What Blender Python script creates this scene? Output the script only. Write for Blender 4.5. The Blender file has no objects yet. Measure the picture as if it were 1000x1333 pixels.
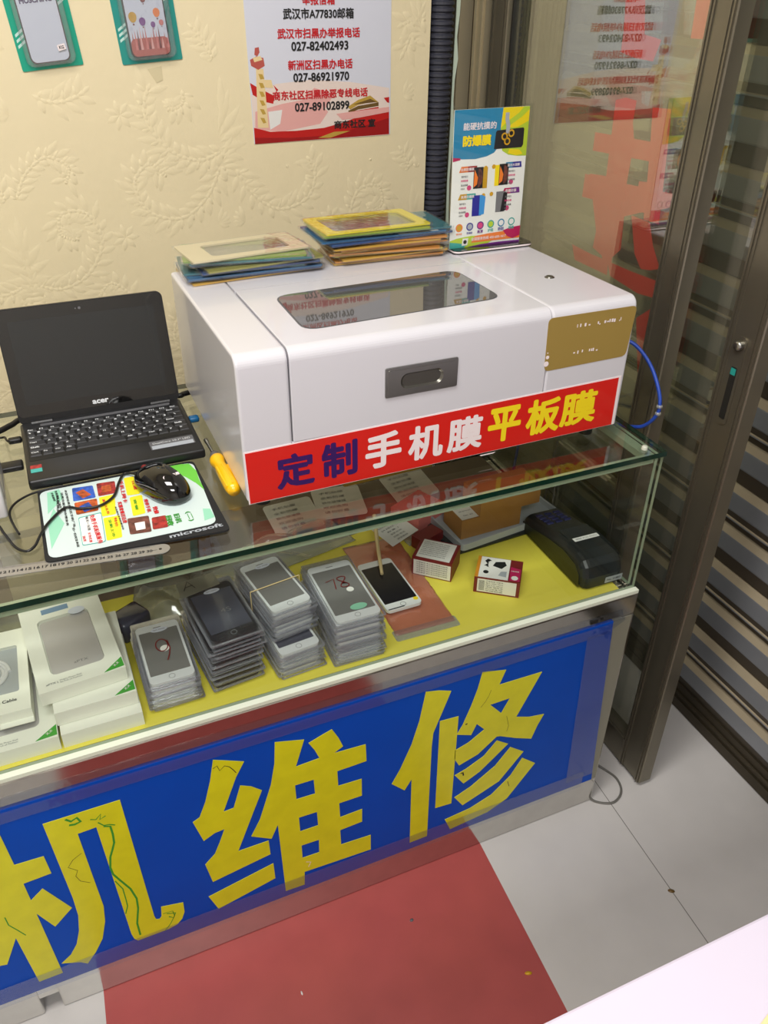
import bpy, bmesh, math, random
from mathutils import Vector, Matrix
from mathutils.geometry import tessellate_polygon
random.seed(7)
SC = bpy.context.scene
COL = SC.collection
PI = math.pi

# ------------------------------------------------------------------ camera
cam_d = bpy.data.cameras.new('camera'); cam = bpy.data.objects.new('camera', cam_d); COL.objects.link(cam)
R = ((0.91829873, -0.39573382, 0.01105396), (-0.21187645, -0.51486162, -0.83067797), (0.33441862, 0.76046845, -0.55664344))
CP = (-0.88387578, -0.87441539, 1.52014634)
m = Matrix.Identity(4)
for i in range(3):
    m[i][0] = R[0][i]; m[i][1] = -R[1][i]; m[i][2] = -R[2][i]; m[i][3] = CP[i]
cam.matrix_world = m
cam_d.sensor_fit = 'HORIZONTAL'; cam_d.sensor_width = 36.0
cam_d.lens = 1083.2365 / 1000 * 36.0
cam_d.clip_start = 0.02
SC.camera = cam

# ------------------------------------------------------------------ world, lights, exposure
w = bpy.data.worlds.new('world'); SC.world = w; w.use_nodes = True
w.node_tree.nodes['Background'].inputs[0].default_value = (0.9, 0.95, 1.0, 1)
w.node_tree.nodes['Background'].inputs[1].default_value = 0.15
def area(name, loc, sx, sy, power, col=(1, 1, 1), rot=(0, 0, 0)):
    d = bpy.data.lights.new(name, 'AREA'); d.shape = 'RECTANGLE'; d.size = sx; d.size_y = sy
    d.energy = power; d.color = col
    o = bpy.data.objects.new(name, d); o.location = loc; o.rotation_euler = rot; COL.objects.link(o)
    return o
area('ceiling_lamp', (-1.15, -0.45, 2.74), 1.2, 0.5, 26, (1.0, 0.98, 0.955))
area('ceiling_lamp', (-1.1, -1.9, 2.74), 1.2, 0.5, 30, (1.0, 0.985, 0.97))
SC.view_settings.view_transform = 'Standard'; SC.view_settings.look = 'None'
SC.view_settings.exposure = 0.55; SC.view_settings.gamma = 1.0
try:
    SC.cycles.transparent_max_bounces = 40; SC.cycles.max_bounces = 10; SC.cycles.glossy_bounces = 6
    SC.cycles.use_denoising = True; SC.cycles.caustics_reflective = False
    SC.cycles.sample_clamp_indirect = 6.0
except Exception:
    pass

# ------------------------------------------------------------------ materials
def s2l(c):
    c = c / 255.0
    return c / 12.92 if c <= 0.04045 else ((c + 0.055) / 1.055) ** 2.4
def lin(rgb): return (s2l(rgb[0]), s2l(rgb[1]), s2l(rgb[2]), 1.0)
def mat(name, rgb, rough=0.5, metal=0.0, spec=0.5, coat=0.0, var=0.0, vscale=8.0, bump=0.0, bscale=200.0):
    mt = bpy.data.materials.new(name); mt.use_nodes = True
    nt = mt.node_tree; b = nt.nodes['Principled BSDF']
    b.inputs['Base Color'].default_value = lin(rgb); b.inputs['Roughness'].default_value = rough
    b.inputs['Metallic'].default_value = metal; b.inputs['Specular IOR Level'].default_value = spec
    b.inputs['Coat Weight'].default_value = coat
    if var or bump:
        tc = nt.nodes.new('ShaderNodeTexCoord')
        if var:
            n = nt.nodes.new('ShaderNodeTexNoise'); n.inputs['Scale'].default_value = vscale; n.inputs['Detail'].default_value = 5
            mr = nt.nodes.new('ShaderNodeMapRange'); mr.inputs[1].default_value = .3; mr.inputs[2].default_value = .7
            mr.inputs[3].default_value = 1 - var; mr.inputs[4].default_value = 1 + var * .4
            mx = nt.nodes.new('ShaderNodeVectorMath'); mx.operation = 'SCALE'; mx.inputs[0].default_value = lin(rgb)[:3]
            nt.links.new(tc.outputs['Object'], n.inputs['Vector']); nt.links.new(n.outputs[0], mr.inputs[0])
            nt.links.new(mr.outputs[0], mx.inputs['Scale']); nt.links.new(mx.outputs[0], b.inputs['Base Color'])
        if bump:
            n = nt.nodes.new('ShaderNodeTexNoise'); n.inputs['Scale'].default_value = bscale; n.inputs['Detail'].default_value = 3
            bp = nt.nodes.new('ShaderNodeBump'); bp.inputs['Strength'].default_value = bump; bp.inputs['Distance'].default_value = .002
            nt.links.new(tc.outputs['Object'], n.inputs['Vector']); nt.links.new(n.outputs[0], bp.inputs['Height'])
            nt.links.new(bp.outputs[0], b.inputs['Normal'])
    return mt
def thin_glass(name, tint, r0, rough=0.0, veil=0.0, veilcol=(220, 220, 220), bump=0.0, bscale=60):
    """a thin clear sheet: tinted see-through plus mirror reflection that grows towards grazing angles"""
    mt = bpy.data.materials.new(name); mt.use_nodes = True; nt = mt.node_tree; nt.nodes.clear()
    out = nt.nodes.new('ShaderNodeOutputMaterial'); tr = nt.nodes.new('ShaderNodeBsdfTransparent')
    tr.inputs[0].default_value = lin(tint)
    gl = nt.nodes.new('ShaderNodeBsdfGlossy'); gl.inputs['Roughness'].default_value = rough; gl.inputs[0].default_value = (1, 1, 1, 1)
    lw = nt.nodes.new('ShaderNodeLayerWeight'); lw.inputs[0].default_value = 0.5
    p = nt.nodes.new('ShaderNodeMath'); p.operation = 'POWER'; p.inputs[1].default_value = 5
    ma = nt.nodes.new('ShaderNodeMath'); ma.operation = 'MULTIPLY_ADD'; ma.inputs[1].default_value = 1 - r0; ma.inputs[2].default_value = r0
    mx = nt.nodes.new('ShaderNodeMixShader')
    nt.links.new(lw.outputs['Facing'], p.inputs[0]); nt.links.new(p.outputs[0], ma.inputs[0]); nt.links.new(ma.outputs[0], mx.inputs[0])
    base = tr.outputs[0]
    if veil:
        df = nt.nodes.new('ShaderNodeBsdfDiffuse'); df.inputs[0].default_value = lin(veilcol)
        m2 = nt.nodes.new('ShaderNodeMixShader'); m2.inputs[0].default_value = veil
        nt.links.new(tr.outputs[0], m2.inputs[1]); nt.links.new(df.outputs[0], m2.inputs[2]); base = m2.outputs[0]
    nt.links.new(base, mx.inputs[1]); nt.links.new(gl.outputs[0], mx.inputs[2]); nt.links.new(mx.outputs[0], out.inputs[0])
    if bump:
        tc = nt.nodes.new('ShaderNodeTexCoord'); n = nt.nodes.new('ShaderNodeTexNoise'); n.inputs['Scale'].default_value = bscale
        bp = nt.nodes.new('ShaderNodeBump'); bp.inputs['Strength'].default_value = bump; bp.inputs['Distance'].default_value = .004
        nt.links.new(tc.outputs['Object'], n.inputs['Vector']); nt.links.new(n.outputs[0], bp.inputs['Height']); nt.links.new(bp.outputs[0], gl.inputs['Normal'])
    return mt

MT = {}
def mk(key, *a, **k): MT[key] = mat(key, *a, **k); return MT[key]
mk('wallpaper', (242, 227, 188), .55, spec=.35, var=.03, vscale=5, bump=.25, bscale=55)
mk('white_plastic', (236, 234, 236), .22, coat=.3)
mk('machine_white', (214, 212, 217), .25, coat=.35)
mk('seam_dark', (95, 95, 98), .6)
mk('black_plastic', (22, 22, 24), .38)
mk('black_gloss', (10, 10, 11), .06, coat=.6)
mk('key_black', (30, 30, 32), .45)
mk('screen_dark', (26, 29, 31), .05, coat=.4)
mk('key_white', (225, 228, 230), .5)
mk('red', (216, 28, 18), .38, coat=.25)
mk('yellow_letter', (224, 220, 28), .35, var=.07, vscale=30)
mk('sign_blue', (0, 76, 188), .45, spec=.14, var=.10, vscale=6)
mk('bright_yellow', (250, 222, 30), .4)
mk('purple_navy', (52, 12, 92), .4)
mk('vinyl_white', (245, 232, 232), .4)
mk('gold_label', (158, 132, 66), .35)
mk('steel', (165, 165, 160), .28, metal=1.0)
mk('dark_steel', (120, 118, 110), .3, metal=.9)
mk('chrome', (205, 203, 198), .12, metal=1.0, var=.06, vscale=30)
mk('ruler_steel', (168, 165, 160), .36, metal=.6)
mk('bronze_aluminium', (126, 120, 105), .32, metal=.75, var=.06, vscale=12)
mk('pale_aluminium', (182, 170, 142), .36, metal=.55, var=.05, vscale=12)
mk('bronze_dark', (74, 66, 52), .4, metal=.6)
mk('gasket', (24, 23, 20), .6)
mk('shutter_tan', (164, 150, 124), .6, metal=.1, var=.12, vscale=10)  # paler tan for the upward slat ledges
mk('shutter_groove_shade', (78, 70, 58), .6, var=.15, vscale=10)  # shade under the slats, painted in as dark brown
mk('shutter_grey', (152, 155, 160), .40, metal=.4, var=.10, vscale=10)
mk('tile_grey', (204, 200, 196), .35, var=.05, vscale=9)
mk('tile_red', (172, 78, 75), .42, var=.08, vscale=14)
mk('grout', (110, 106, 100), .8)
mk('shelf_board', (122, 108, 92), .7, var=.12, vscale=14)
mk('plaster', (226, 222, 214), .8)
mk('ceiling_white', (235, 235, 232), .8)
mk('table_white', (214, 206, 222), .4, var=.02, vscale=5)
mk('paper_white', (238, 236, 232), .6)
mk('poster_white', (252, 251, 246), .5)
mk('header_blue', (44, 138, 182), .45)
mk('paper_yellow', (238, 224, 82), .55, var=.04, vscale=12)
mk('box_white', (240, 240, 228), .45)
mk('silver_case', (196, 192, 192), .35, metal=.25)
mk('label_green', (70, 165, 60), .45)
mk('blue_grey', (120, 150, 180), .5)
mk('ink_black', (25, 25, 28), .55)
mk('ink_red', (205, 30, 40), .5)
mk('ink_grey', (120, 120, 122), .6)
mk('ink_green', (50, 150, 40), .6)
mk('poster_paper', (222, 224, 236), .42)
mk('poster_pink', (236, 176, 170), .42)
mk('poster_pale', (240, 222, 212), .42)
mk('poster_red', (196, 30, 28), .42)
mk('poster_dark_red', (160, 20, 24), .42)
mk('poster_cream', (240, 214, 160), .42)
mk('poster_gold', (196, 160, 70), .42)
mk('poster_brown', (110, 84, 40), .42)
mk('teal', (20, 165, 135), .35)
mk('teal_pale', (40, 150, 140), .35)
mk('mint', (200, 235, 225), .4)
mk('case_white', (218, 222, 236), .3)
mk('kraft', (170, 122, 62), .7, var=.05, vscale=30)
mk('brown_card', (128, 88, 48), .75, var=.15, vscale=12)
mk('pale_card', (182, 170, 140), .75, var=.1, vscale=12)
mk('maroon', (120, 26, 30), .45)
mk('magenta', (190, 30, 90), .45)
mk('pink_card', (215, 120, 115), .55)
mk('screwdriver_yellow', (250, 190, 10), .3, coat=.3)
mk('hose_grey', (64, 65, 76), .42)
mk('cable_grey', (104, 102, 96), .5)
mk('cable_black', (18, 17, 17), .45)
mk('cable_blue', (36, 72, 170), .35)
mk('pale_tape', (205, 220, 200), .5)
mk('phone_white', (232, 234, 234), .3)
mk('phone_glass', (128, 126, 122), .14, coat=.3)
mk('phone_black', (24, 24, 30), .2)
mk('phone_navy', (70, 72, 86), .16, coat=.3)
mk('pos_black', (26, 32, 34), .35)
mk('pos_green', (34, 36, 22), .4)
mk('pos_key', (40, 44, 95), .4)
mk('tray_grey', (170, 176, 184), .35)
mk('nub', (205, 208, 190), .5)
mk('card_blue', (14, 92, 140), .4)
mk('card_navy', (12, 60, 120), .4)
mk('card_teal', (22, 110, 120), .4)
mk('card_green', (120, 150, 40), .4)
mk('card_gold', (210, 160, 30), .45)
mk('card_orange', (214, 140, 36), .45)
mk('card_yellow', (242, 222, 20), .4)
mk('card_olive', (150, 145, 60), .45)
mk('card_cream', (222, 208, 168), .45)
mk('pad_black', (24, 24, 26), .8)
mk('pad_print', (206, 222, 220), .4)
mk('pad_mint', (150, 214, 184), .4)
mk('pad_green', (110, 200, 70), .4)
mk('pic_blue', (50, 92, 190), .4, var=.6, vscale=130); mk('pic_orange', (200, 92, 40), .4, var=.65, vscale=130); mk('pic_red', (176, 50, 46), .4, var=.7, vscale=140)
mk('pic_yellow', (238, 226, 40), .4); mk('pic_brown', (120, 70, 60), .4, var=.7, vscale=130); mk('purple', (120, 50, 140), .4)
mk('orange', (244, 130, 50), .4); mk('sky_blue', (60, 150, 220), .4); mk('deep_blue', (40, 40, 150), .4)
mk('lime', (190, 214, 60), .4); mk('pink', (222, 70, 130), .4); mk('turquoise', (70, 175, 165), .4)
mk('acrylic_base', (40, 36, 34), .12, coat=.4)
mk('red_stain_vinyl', (228, 46, 40), .5)
mk('terracotta', (190, 90, 80), .45)
MT['counter_glass'] = thin_glass('counter_glass', (247, 250, 247), .075)
MT['front_glass'] = thin_glass('front_glass', (251, 253, 251), .012)
mk('glass_edge', (10, 46, 34), .12, coat=.3)
mk('glass_edge_pale', (150, 164, 138), .2)
mk('border_grey', (134, 132, 116), .3)
mk('edging_white', (226, 232, 212), .35)
MT['door_glass'] = thin_glass('door_glass', (250, 252, 246), .19, veil=.035, veilcol=(215, 214, 186))
MT['clear_film'] = thin_glass('clear_film', (240, 242, 244), .05, rough=.08, veil=.05, bump=.35, bscale=18)
MT['sleeve'] = thin_glass('sleeve', (253, 253, 254), .035, rough=.06, veil=.035, veilcol=(228, 232, 240))
MT['sleeve_edge'] = thin_glass('sleeve_edge', (246, 246, 250), .22, rough=.10, veil=.30, veilcol=(196, 198, 208))
MT['pouch'] = thin_glass('pouch', (252, 253, 254), .07, rough=.08, veil=.04, bump=.3, bscale=40)
MT['pink_film'] = thin_glass('pink_film', (251, 222, 216), .08, rough=.1, veil=.22, veilcol=(224, 164, 156), bump=.8, bscale=40)
MT['flap_film'] = thin_glass('flap_film', (244, 244, 240), .05, rough=.1, veil=.55, veilcol=(168, 166, 152))
MT['acrylic'] = thin_glass('acrylic', (253, 254, 253), .03)
MT['bag_film'] = thin_glass('bag_film', (234, 236, 228), .06, rough=.12, veil=.30, veilcol=(222, 222, 212), bump=.8, bscale=22)
MT['tape'] = thin_glass('tape', (244, 246, 250), .03, rough=.06, veil=.02, bump=.5, bscale=30)
mk('window_tint', (92, 90, 88), .03, coat=.6)

# ------------------------------------------------------------------ mesh kit
class MB:
    def __init__(s): s.v = []; s.f = []; s.m = []; s.sm = []
    def add(s, vs, fs, mi=0, smooth=False):
        o = len(s.v); s.v += [tuple(p) for p in vs]
        for f in fs: s.f.append(tuple(i + o for i in f)); s.m.append(mi); s.sm.append(smooth)
        return s
    def box(s, x0, x1, y0, y1, z0, z1, mi=0):
        vs = [(x, y, z) for z in (z0, z1) for y in (y0, y1) for x in (x0, x1)]
        return s.add(vs, [(0, 2, 3, 1), (4, 5, 7, 6), (0, 1, 5, 4), (2, 6, 7, 3), (0, 4, 6, 2), (1, 3, 7, 5)], mi)
    def pane(s, x0, x1, y0, y1, z0, z1, big=0, edge=1):
        d = (x1 - x0, y1 - y0, z1 - z0); a = d.index(min(d))
        vs = [(x, y, z) for z in (z0, z1) for y in (y0, y1) for x in (x0, x1)]
        fs = [(0, 2, 3, 1), (4, 5, 7, 6), (0, 1, 5, 4), (2, 6, 7, 3), (0, 4, 6, 2), (1, 3, 7, 5)]; ax = (2, 2, 1, 1, 0, 0)
        for f, q in zip(fs, ax): s.add(vs, [f], big if q == a else edge)
        s2 = s; return s2
    def rbox(s, x0, x1, y0, y1, z0, z1, r, seg=3, mi=0, smooth=True):
        bm = bmesh.new(); bmesh.ops.create_cube(bm, size=1.0)
        for v in bm.verts:
            v.co = Vector(((x0 + x1) / 2 + v.co.x * (x1 - x0), (y0 + y1) / 2 + v.co.y * (y1 - y0), (z0 + z1) / 2 + v.co.z * (z1 - z0)))
        bmesh.ops.bevel(bm, geom=bm.edges[:], offset=r, segments=seg, profile=0.5, affect='EDGES')
        s.bm(bm, mi, smooth); return s
    def bm(s, bm, mi=0, smooth=False):
        bm.verts.index_update()
        s.add([v.co[:] for v in bm.verts], [[v.index for v in f.verts] for f in bm.faces], mi, smooth); bm.free()
    def prism(s, outer, t, fr, holes=(), mi=0, side=None, base=0.0):
        """extrude a 2-D outline (with holes) in the frame (origin, u, v): from base to base+t along the normal"""
        o, u, v = Vector(fr[0]), Vector(fr[1]), Vector(fr[2]); n = u.cross(v)
        loops = [list(outer)] + [list(h) for h in holes]
        flat = [p for l in loops for p in l]
        tri = tessellate_polygon([[Vector((p[0], p[1], 0)) for p in l] for l in loops])
        P = lambda p, h: o + u * p[0] + v * p[1] + n * h
        top = [P(p, base + t) for p in flat]
        tris = []
        for a, b, c in tri:
            pa, pb, pc = flat[a], flat[b], flat[c]
            if (pb[0] - pa[0]) * (pc[1] - pa[1]) - (pb[1] - pa[1]) * (pc[0] - pa[0]) < 0: a, c = c, a
            tris.append((a, b, c))
        s.add(top, tris, mi)
        if t > 1e-7:
            s.add([P(p, base) for p in flat], [(c, b, a) for a, b, c in tris], mi)
            for k, l in enumerate(loops):
                ar = sum(l[i][0] * l[(i + 1) % len(l)][1] - l[(i + 1) % len(l)][0] * l[i][1] for i in range(len(l)))
                l2 = l if (ar > 0) == (k == 0) else l[::-1]
                nn = len(l2); vs = [P(p, base) for p in l2] + [P(p, base + t) for p in l2]
                s.add(vs, [(i, (i + 1) % nn, nn + (i + 1) % nn, nn + i) for i in range(nn)], mi if side is None else side)
        return s
    def tube(s, pts, r, seg=8, mi=0, cap=True, spl=6):
        pts = [Vector(p) for p in pts]
        if spl and len(pts) > 2:
            q = []
            for i in range(len(pts) - 1):
                p0 = pts[max(i - 1, 0)]; p1 = pts[i]; p2 = pts[i + 1]; p3 = pts[min(i + 2, len(pts) - 1)]
                for k in range(spl):
                    t = k / spl
                    q.append(.5 * ((2 * p1) + (p2 - p0) * t + (2 * p0 - 5 * p1 + 4 * p2 - p3) * t * t + (3 * p1 - p0 - 3 * p2 + p3) * t ** 3))
            q.append(pts[-1]); pts = q
        rr = r if callable(r) else (lambda t: r)
        n = len(pts); vs = []; fs = []
        up = Vector((0.13, 0.21, 0.97))
        for i, p in enumerate(pts):
            d = (pts[min(i + 1, n - 1)] - pts[max(i - 1, 0)]).normalized()
            a = d.cross(up)
            if a.length < 1e-3: a = d.cross(Vector((1, 0, 0)))
            a.normalize(); b = a.cross(d)
            for k in range(seg):
                t = 2 * PI * k / seg; vs.append(p + (a * math.cos(t) + b * math.sin(t)) * rr(i / (n - 1)))
        for i in range(n - 1):
            for k in range(seg): fs.append((i * seg + k, i * seg + (k + 1) % seg, (i + 1) * seg + (k + 1) % seg, (i + 1) * seg + k))
        s.add(vs, fs, mi, True)
        if cap:
            s.add(vs[:seg], [tuple(range(seg))[::-1]], mi); s.add(vs[-seg:], [tuple(range(seg))], mi)
        return s
    def lathe(s, prof, c, ax=(0, 0, 1), seg=20, mi=0):
        """prof: (radius, height) pairs along axis ax from point c"""
        ax = Vector(ax).normalized(); a = ax.orthogonal().normalized(); b = ax.cross(a); c = Vector(c); vs = []; fs = []
        for r, h in prof:
            for k in range(seg):
                t = 2 * PI * k / seg; vs.append(c + ax * h + (a * math.cos(t) + b * math.sin(t)) * r)
        for i in range(len(prof) - 1):
            for k in range(seg): fs.append((i * seg + k, i * seg + (k + 1) % seg, (i + 1) * seg + (k + 1) % seg, (i + 1) * seg + k))
        s.add(vs, fs, mi, True)
        return s
    def text(s, txt, fr, c, w, h=None, bold=0.0, mi=0, lift=0.0, mirror=False):
        vs, fs, (tw, th) = glyphs(txt, bold)
        o, u, v = Vector(fr[0]), Vector(fr[1]), Vector(fr[2]); n = u.cross(v)
        kx = w / tw; ky = kx if h is None else h / th
        s.add([o + u * (c[0] + x * kx * (-1 if mirror else 1)) + v * (c[1] + y * ky) + n * (lift + z) for x, y, z in vs], fs, mi)
        return s
    def build(s, name, mats, parent=None, world=False):
        me = bpy.data.meshes.new(name)
        off = Vector((0, 0, 0))
        if world and parent is not None:
            p = parent
            while p is not None: off += p.location; p = p.parent
        me.from_pydata([tuple(Vector(p) - off) for p in s.v], [], s.f)
        if not isinstance(mats, (list, tuple)): mats = [mats]
        for mm in mats: me.materials.append(MT[mm] if isinstance(mm, str) else mm)
        me.polygons.foreach_set('material_index', s.m); me.polygons.foreach_set('use_smooth', s.sm)
        me.update()
        ob = bpy.data.objects.new(name, me); COL.objects.link(ob)
        if parent is not None: ob.parent = parent
        return ob
_gc = {}
def glyphs(txt, bold):
    if (txt, bold) in _gc: return _gc[(txt, bold)]
    cu = bpy.data.curves.new('t', 'FONT'); cu.body = txt; cu.size = 1; cu.resolution_u = 3; cu.fill_mode = 'FRONT'
    ob = bpy.data.objects.new('t', cu); COL.objects.link(ob)
    dg = bpy.context.evaluated_depsgraph_get(); dg.update()
    me = bpy.data.meshes.new_from_object(ob.evaluated_get(dg))
    vs = [(v.co.x, v.co.y) for v in me.vertices]; fs = [tuple(p.vertices) for p in me.polygons]
    bpy.data.objects.remove(ob); bpy.data.meshes.remove(me); bpy.data.curves.remove(cu)
    x0 = min(p[0] for p in vs); x1 = max(p[0] for p in vs); y0 = min(p[1] for p in vs); y1 = max(p[1] for p in vs)
    vs = [(x - (x0 + x1) / 2, y - (y0 + y1) / 2) for x, y in vs]
    fx = []
    for f in fs:
        a = sum(vs[f[i]][0] * vs[f[(i + 1) % len(f)]][1] - vs[f[(i + 1) % len(f)]][0] * vs[f[i]][1] for i in range(len(f)))
        fx.append(f if a > 0 else f[::-1])
    zs = [0.0] * len(vs)
    if bold:                                           # heavier strokes: the same glyph laid several times, slightly shifted
        n0 = len(vs); v0 = list(vs); f0 = list(fx); nd = 12 if bold > .03 else 6
        for k in range(nd):
            t = 2 * PI * k / nd; o0 = len(vs); vs = vs + [(x + bold * math.cos(t), y + bold * math.sin(t)) for x, y in v0]; fx = fx + [tuple(i + o0 for i in f) for f in f0]; zs = zs + [(k + 1) * 1.6e-5] * n0
        x0 -= bold; x1 += bold; y0 -= bold; y1 += bold
    _gc[(txt, bold)] = ([(x, y, z) for (x, y), z in zip(vs, zs)], fx, (x1 - x0, y1 - y0)); return _gc[(txt, bold)]
def rrect(x0, x1, y0, y1, r, seg=4):
    pts = []
    for cx, cy, a in ((x1 - r, y1 - r, 0), (x0 + r, y1 - r, PI / 2), (x0 + r, y0 + r, PI), (x1 - r, y0 + r, 1.5 * PI)):
        for k in range(seg + 1):
            t = a + PI / 2 * k / seg; pts.append((cx + r * math.cos(t), cy + r * math.sin(t)))
    return pts
def circ(cx, cy, r, n=20, ry=None): return [(cx + r * math.cos(2 * PI * k / n), cy + (ry or r) * math.sin(2 * PI * k / n)) for k in range(n)]
def stroke(pts, w):
    """outline of a thick polyline"""
    L_, R_ = [], []
    for i, p in enumerate(pts):
        a = pts[max(i - 1, 0)]; b = pts[min(i + 1, len(pts) - 1)]
        d = math.hypot(b[0] - a[0], b[1] - a[1]) or 1; nx, ny = -(b[1] - a[1]) / d * w / 2, (b[0] - a[0]) / d * w / 2
        L_.append((p[0] + nx, p[1] + ny)); R_.append((p[0] - nx, p[1] - ny))
    return L_ + R_[::-1]
UP = lambda z, o=(0, 0): ((o[0], o[1], z), (1, 0, 0), (0, 1, 0))      # lies flat, facing up
FR = lambda y: ((0, y, 0), (1, 0, 0), (0, 0, 1))                      # upright, facing the viewer (-y); coordinates (x, z)

def tag(o, label=None, cat=None, group=None, kind=None):
    if label: o['label'] = label
    if cat: o['category'] = cat
    if group: o['group'] = group
    if kind: o['kind'] = kind
    return o
def thing(name, label, cat, loc=(0, 0, 0), rz=0.0, group=None):
    o = bpy.data.objects.new(name, None); COL.objects.link(o); o.location = loc; o.rotation_euler = (0, 0, rz)
    o.empty_display_size = .02
    return tag(o, label, cat, group)
def dup(root, loc, rz, label, group=None):
    r = root.copy(); COL.objects.link(r); r.location = loc; r.rotation_euler = (0, 0, rz); r['label'] = label
    if group: r['group'] = group
    for ch in list(root.children):
        c = ch.copy(); COL.objects.link(c); c.parent = r
        for g in ch.children:
            d = g.copy(); COL.objects.link(d); d.parent = c
    return r
ORD = ['topmost', 'second from the top', 'third from the top', 'fourth from the top', 'fifth from the top', 'sixth from the top', 'seventh from the top', 'eighth from the top', 'ninth from the top', 'tenth from the top', 'eleventh from the top', 'twelfth from the top', 'thirteenth from the top', 'fourteenth from the top', 'fifteenth from the top', 'sixteenth from the top', 'seventeenth from the top', 'eighteenth from the top', 'nineteenth from the top', 'twentieth from the top']

H = 0.8637      # top of the counter glass
D = 0.865       # wall plane
SH = 0.585      # yellow shelf liner

# ================================================================== setting
def struct(o): o['kind'] = 'structure'; return o
fl = MB(); ca, sa = math.cos(-.0542), math.sin(-.0542)
def strip(x0, x1, mi):
    vs = [(x * ca - y * sa, x * sa + y * ca, 0) for x, y in ((x0, -4), (x1, -4), (x1, 2.2), (x0, 2.2))]
    fl.add(vs + [(p[0], p[1], -.05) for p in vs], [(0, 1, 2, 3), (7, 6, 5, 4), (0, 4, 5, 1), (2, 6, 7, 3)], mi)
strip(-4.2, -1.0245, 0); strip(-1.0245, -.2728, 1); strip(-.2728, .0352, 0); strip(.0352, .0368, 2); strip(.0368, 3, 0)
struct(fl.build('floor', ['tile_grey', 'tile_red', 'grout']))
wall = struct(MB().box(-3.6, -.031, D, D + .12, 0, 2.8).build('wall_back', 'wallpaper'))
# embossed damask of the wallpaper: low leaf ridges and scrolls, mirrored about a vertical axis and repeated in half drop
dm = MB()
def leaf_relief(x, z, a, L, w_):
    if not (-1.62 < x < -.05 and .55 < z < 1.75): return
    if -.47 < x < -.09 and z > 1.165 or (-.86 < x < -.69 or -.68 < x < -.51) and z > 1.31: return     # nothing under the poster and the packs
    ca_, sa_ = math.cos(a), math.sin(a); o_ = []
    for t, k in ((0, .12), (.25, .75), (.5, 1.0), (.75, .62), (.92, .22)): o_.append((t * L, k * w_))
    P = lambda u, v, h: (x + u * ca_ - v * sa_, D - h, z + u * sa_ + v * ca_)
    vs = [P(u, v, -.0004) for u, v in o_] + [P(L, 0, -.0004)] + [P(u, -v, -.0004) for u, v in o_[::-1]] + [P(u, 0, h) for (u, v), h in zip(o_, (.0004, .0010, .0012, .0009, .0005))]
    fs = []
    for i in range(4): fs += [(i, i + 1, 12 + i, 11 + i), (10 - i, 11 + i, 12 + i, 9 - i)]
    fs += [(4, 5, 15), (5, 6, 15)]
    if max(p[0] for p in vs) < -.036: dm.add(vs, fs, 0, True)
def scroll(pts, w_, lv):
    q = []
    for i in range(len(pts) - 1):
        p0, p1, p2, p3 = pts[max(i - 1, 0)], pts[i], pts[i + 1], pts[min(i + 2, len(pts) - 1)]
        for k in range(6):
            t = k / 6; q.append(tuple(.5 * (2 * p1[j] + (p2[j] - p0[j]) * t + (2 * p0[j] - 5 * p1[j] + 4 * p2[j] - p3[j]) * t * t + (3 * p1[j] - p0[j] - 3 * p2[j] + p3[j]) * t ** 3) for j in (0, 1)))
    q.append(pts[-1])
    for i in range(len(q) - 1):
        dx, dz = q[i + 1][0] - q[i][0], q[i + 1][1] - q[i][1]; a = math.atan2(dz, dx); L = math.hypot(dx, dz)
        leaf_relief(q[i][0], q[i][1], a, L * 1.9, w_)
        if i % 2 == 0:
            k = .75 + .5 * ((i * 7) % 5) / 5
            leaf_relief(q[i][0], q[i][1], a + .85, lv * k * 1.25, lv * .30); leaf_relief(q[i][0], q[i][1], a - .85, lv * k * 1.1, lv * .28)
            leaf_relief(q[i][0], q[i][1], a + 1.35, lv * k * .6, lv * .18)
    return q
S_ = .46
def motif(cx, cz):
    for k, a in enumerate((0, .36, .72, 1.08, 1.45, 1.85)):
        for s in ((1,) if k == 0 else (1, -1)): leaf_relief(cx + .012 * s * (k > 0), cz - .01 * k, PI / 2 + s * a, S_ * (.20 - .018 * k), S_ * .026); leaf_relief(cx + .008 * s, cz - .05 - .006 * k, PI / 2 + s * (a + .2), S_ * (.12 - .01 * k), S_ * .018)
    for s in (1, -1):
        T_ = lambda l: [(cx + s * S_ * x, cz + S_ * z) for x, z in l]
        scroll(T_([(.02, -.10), (.12, -.13), (.24, -.08), (.32, .05), (.28, .17), (.18, .18), (.16, .10), (.21, .07)]), .006, .034)
        scroll(T_([(.03, -.16), (.10, -.28), (.22, -.36), (.36, -.32), (.40, -.20), (.33, -.13), (.27, -.18)]), .006, .034)
        scroll(T_([(.02, .25), (.07, .34), (.16, .40), (.24, .36), (.22, .30)]), .005, .028)
        for k in range(7): leaf_relief(cx + s * S_ * .42, cz + S_ * .06, 2 * PI * k / 7, .028, .008)
        for k in range(6): leaf_relief(cx + s * S_ * .215, cz + S_ * .085, 2 * PI * k / 6, .012, .005)
        for k in range(5): leaf_relief(cx + s * S_ * .06, cz - S_ * .40 , PI / 2 + s * (.3 + .4 * k), .035 - .003 * k, .008)
for ci in range(-1, 5):
    for cj in range(-1, 5): motif(-1.29 + .41 * ci, .36 + .44 * cj + (.22 if ci % 2 else 0))
dm.build('wallpaper_relief', 'wallpaper', wall)
struct(MB().box(-3.7, -3.6, -3.2, 1.0, 0, 2.8).build('wall_left', 'plaster'))
struct(MB().box(-3.7, .6, -3.3, -3.2, 0, 2.8).build('wall_front', 'plaster'))
struct(MB().box(-3.7, .6, -3.3, 1.1, 2.8, 2.85).build('ceiling', 'ceiling_white'))
struct(MB().box(.0, .6, .955, .985, 0, 2.8).build('wall_right', 'bronze_dark'))

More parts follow.
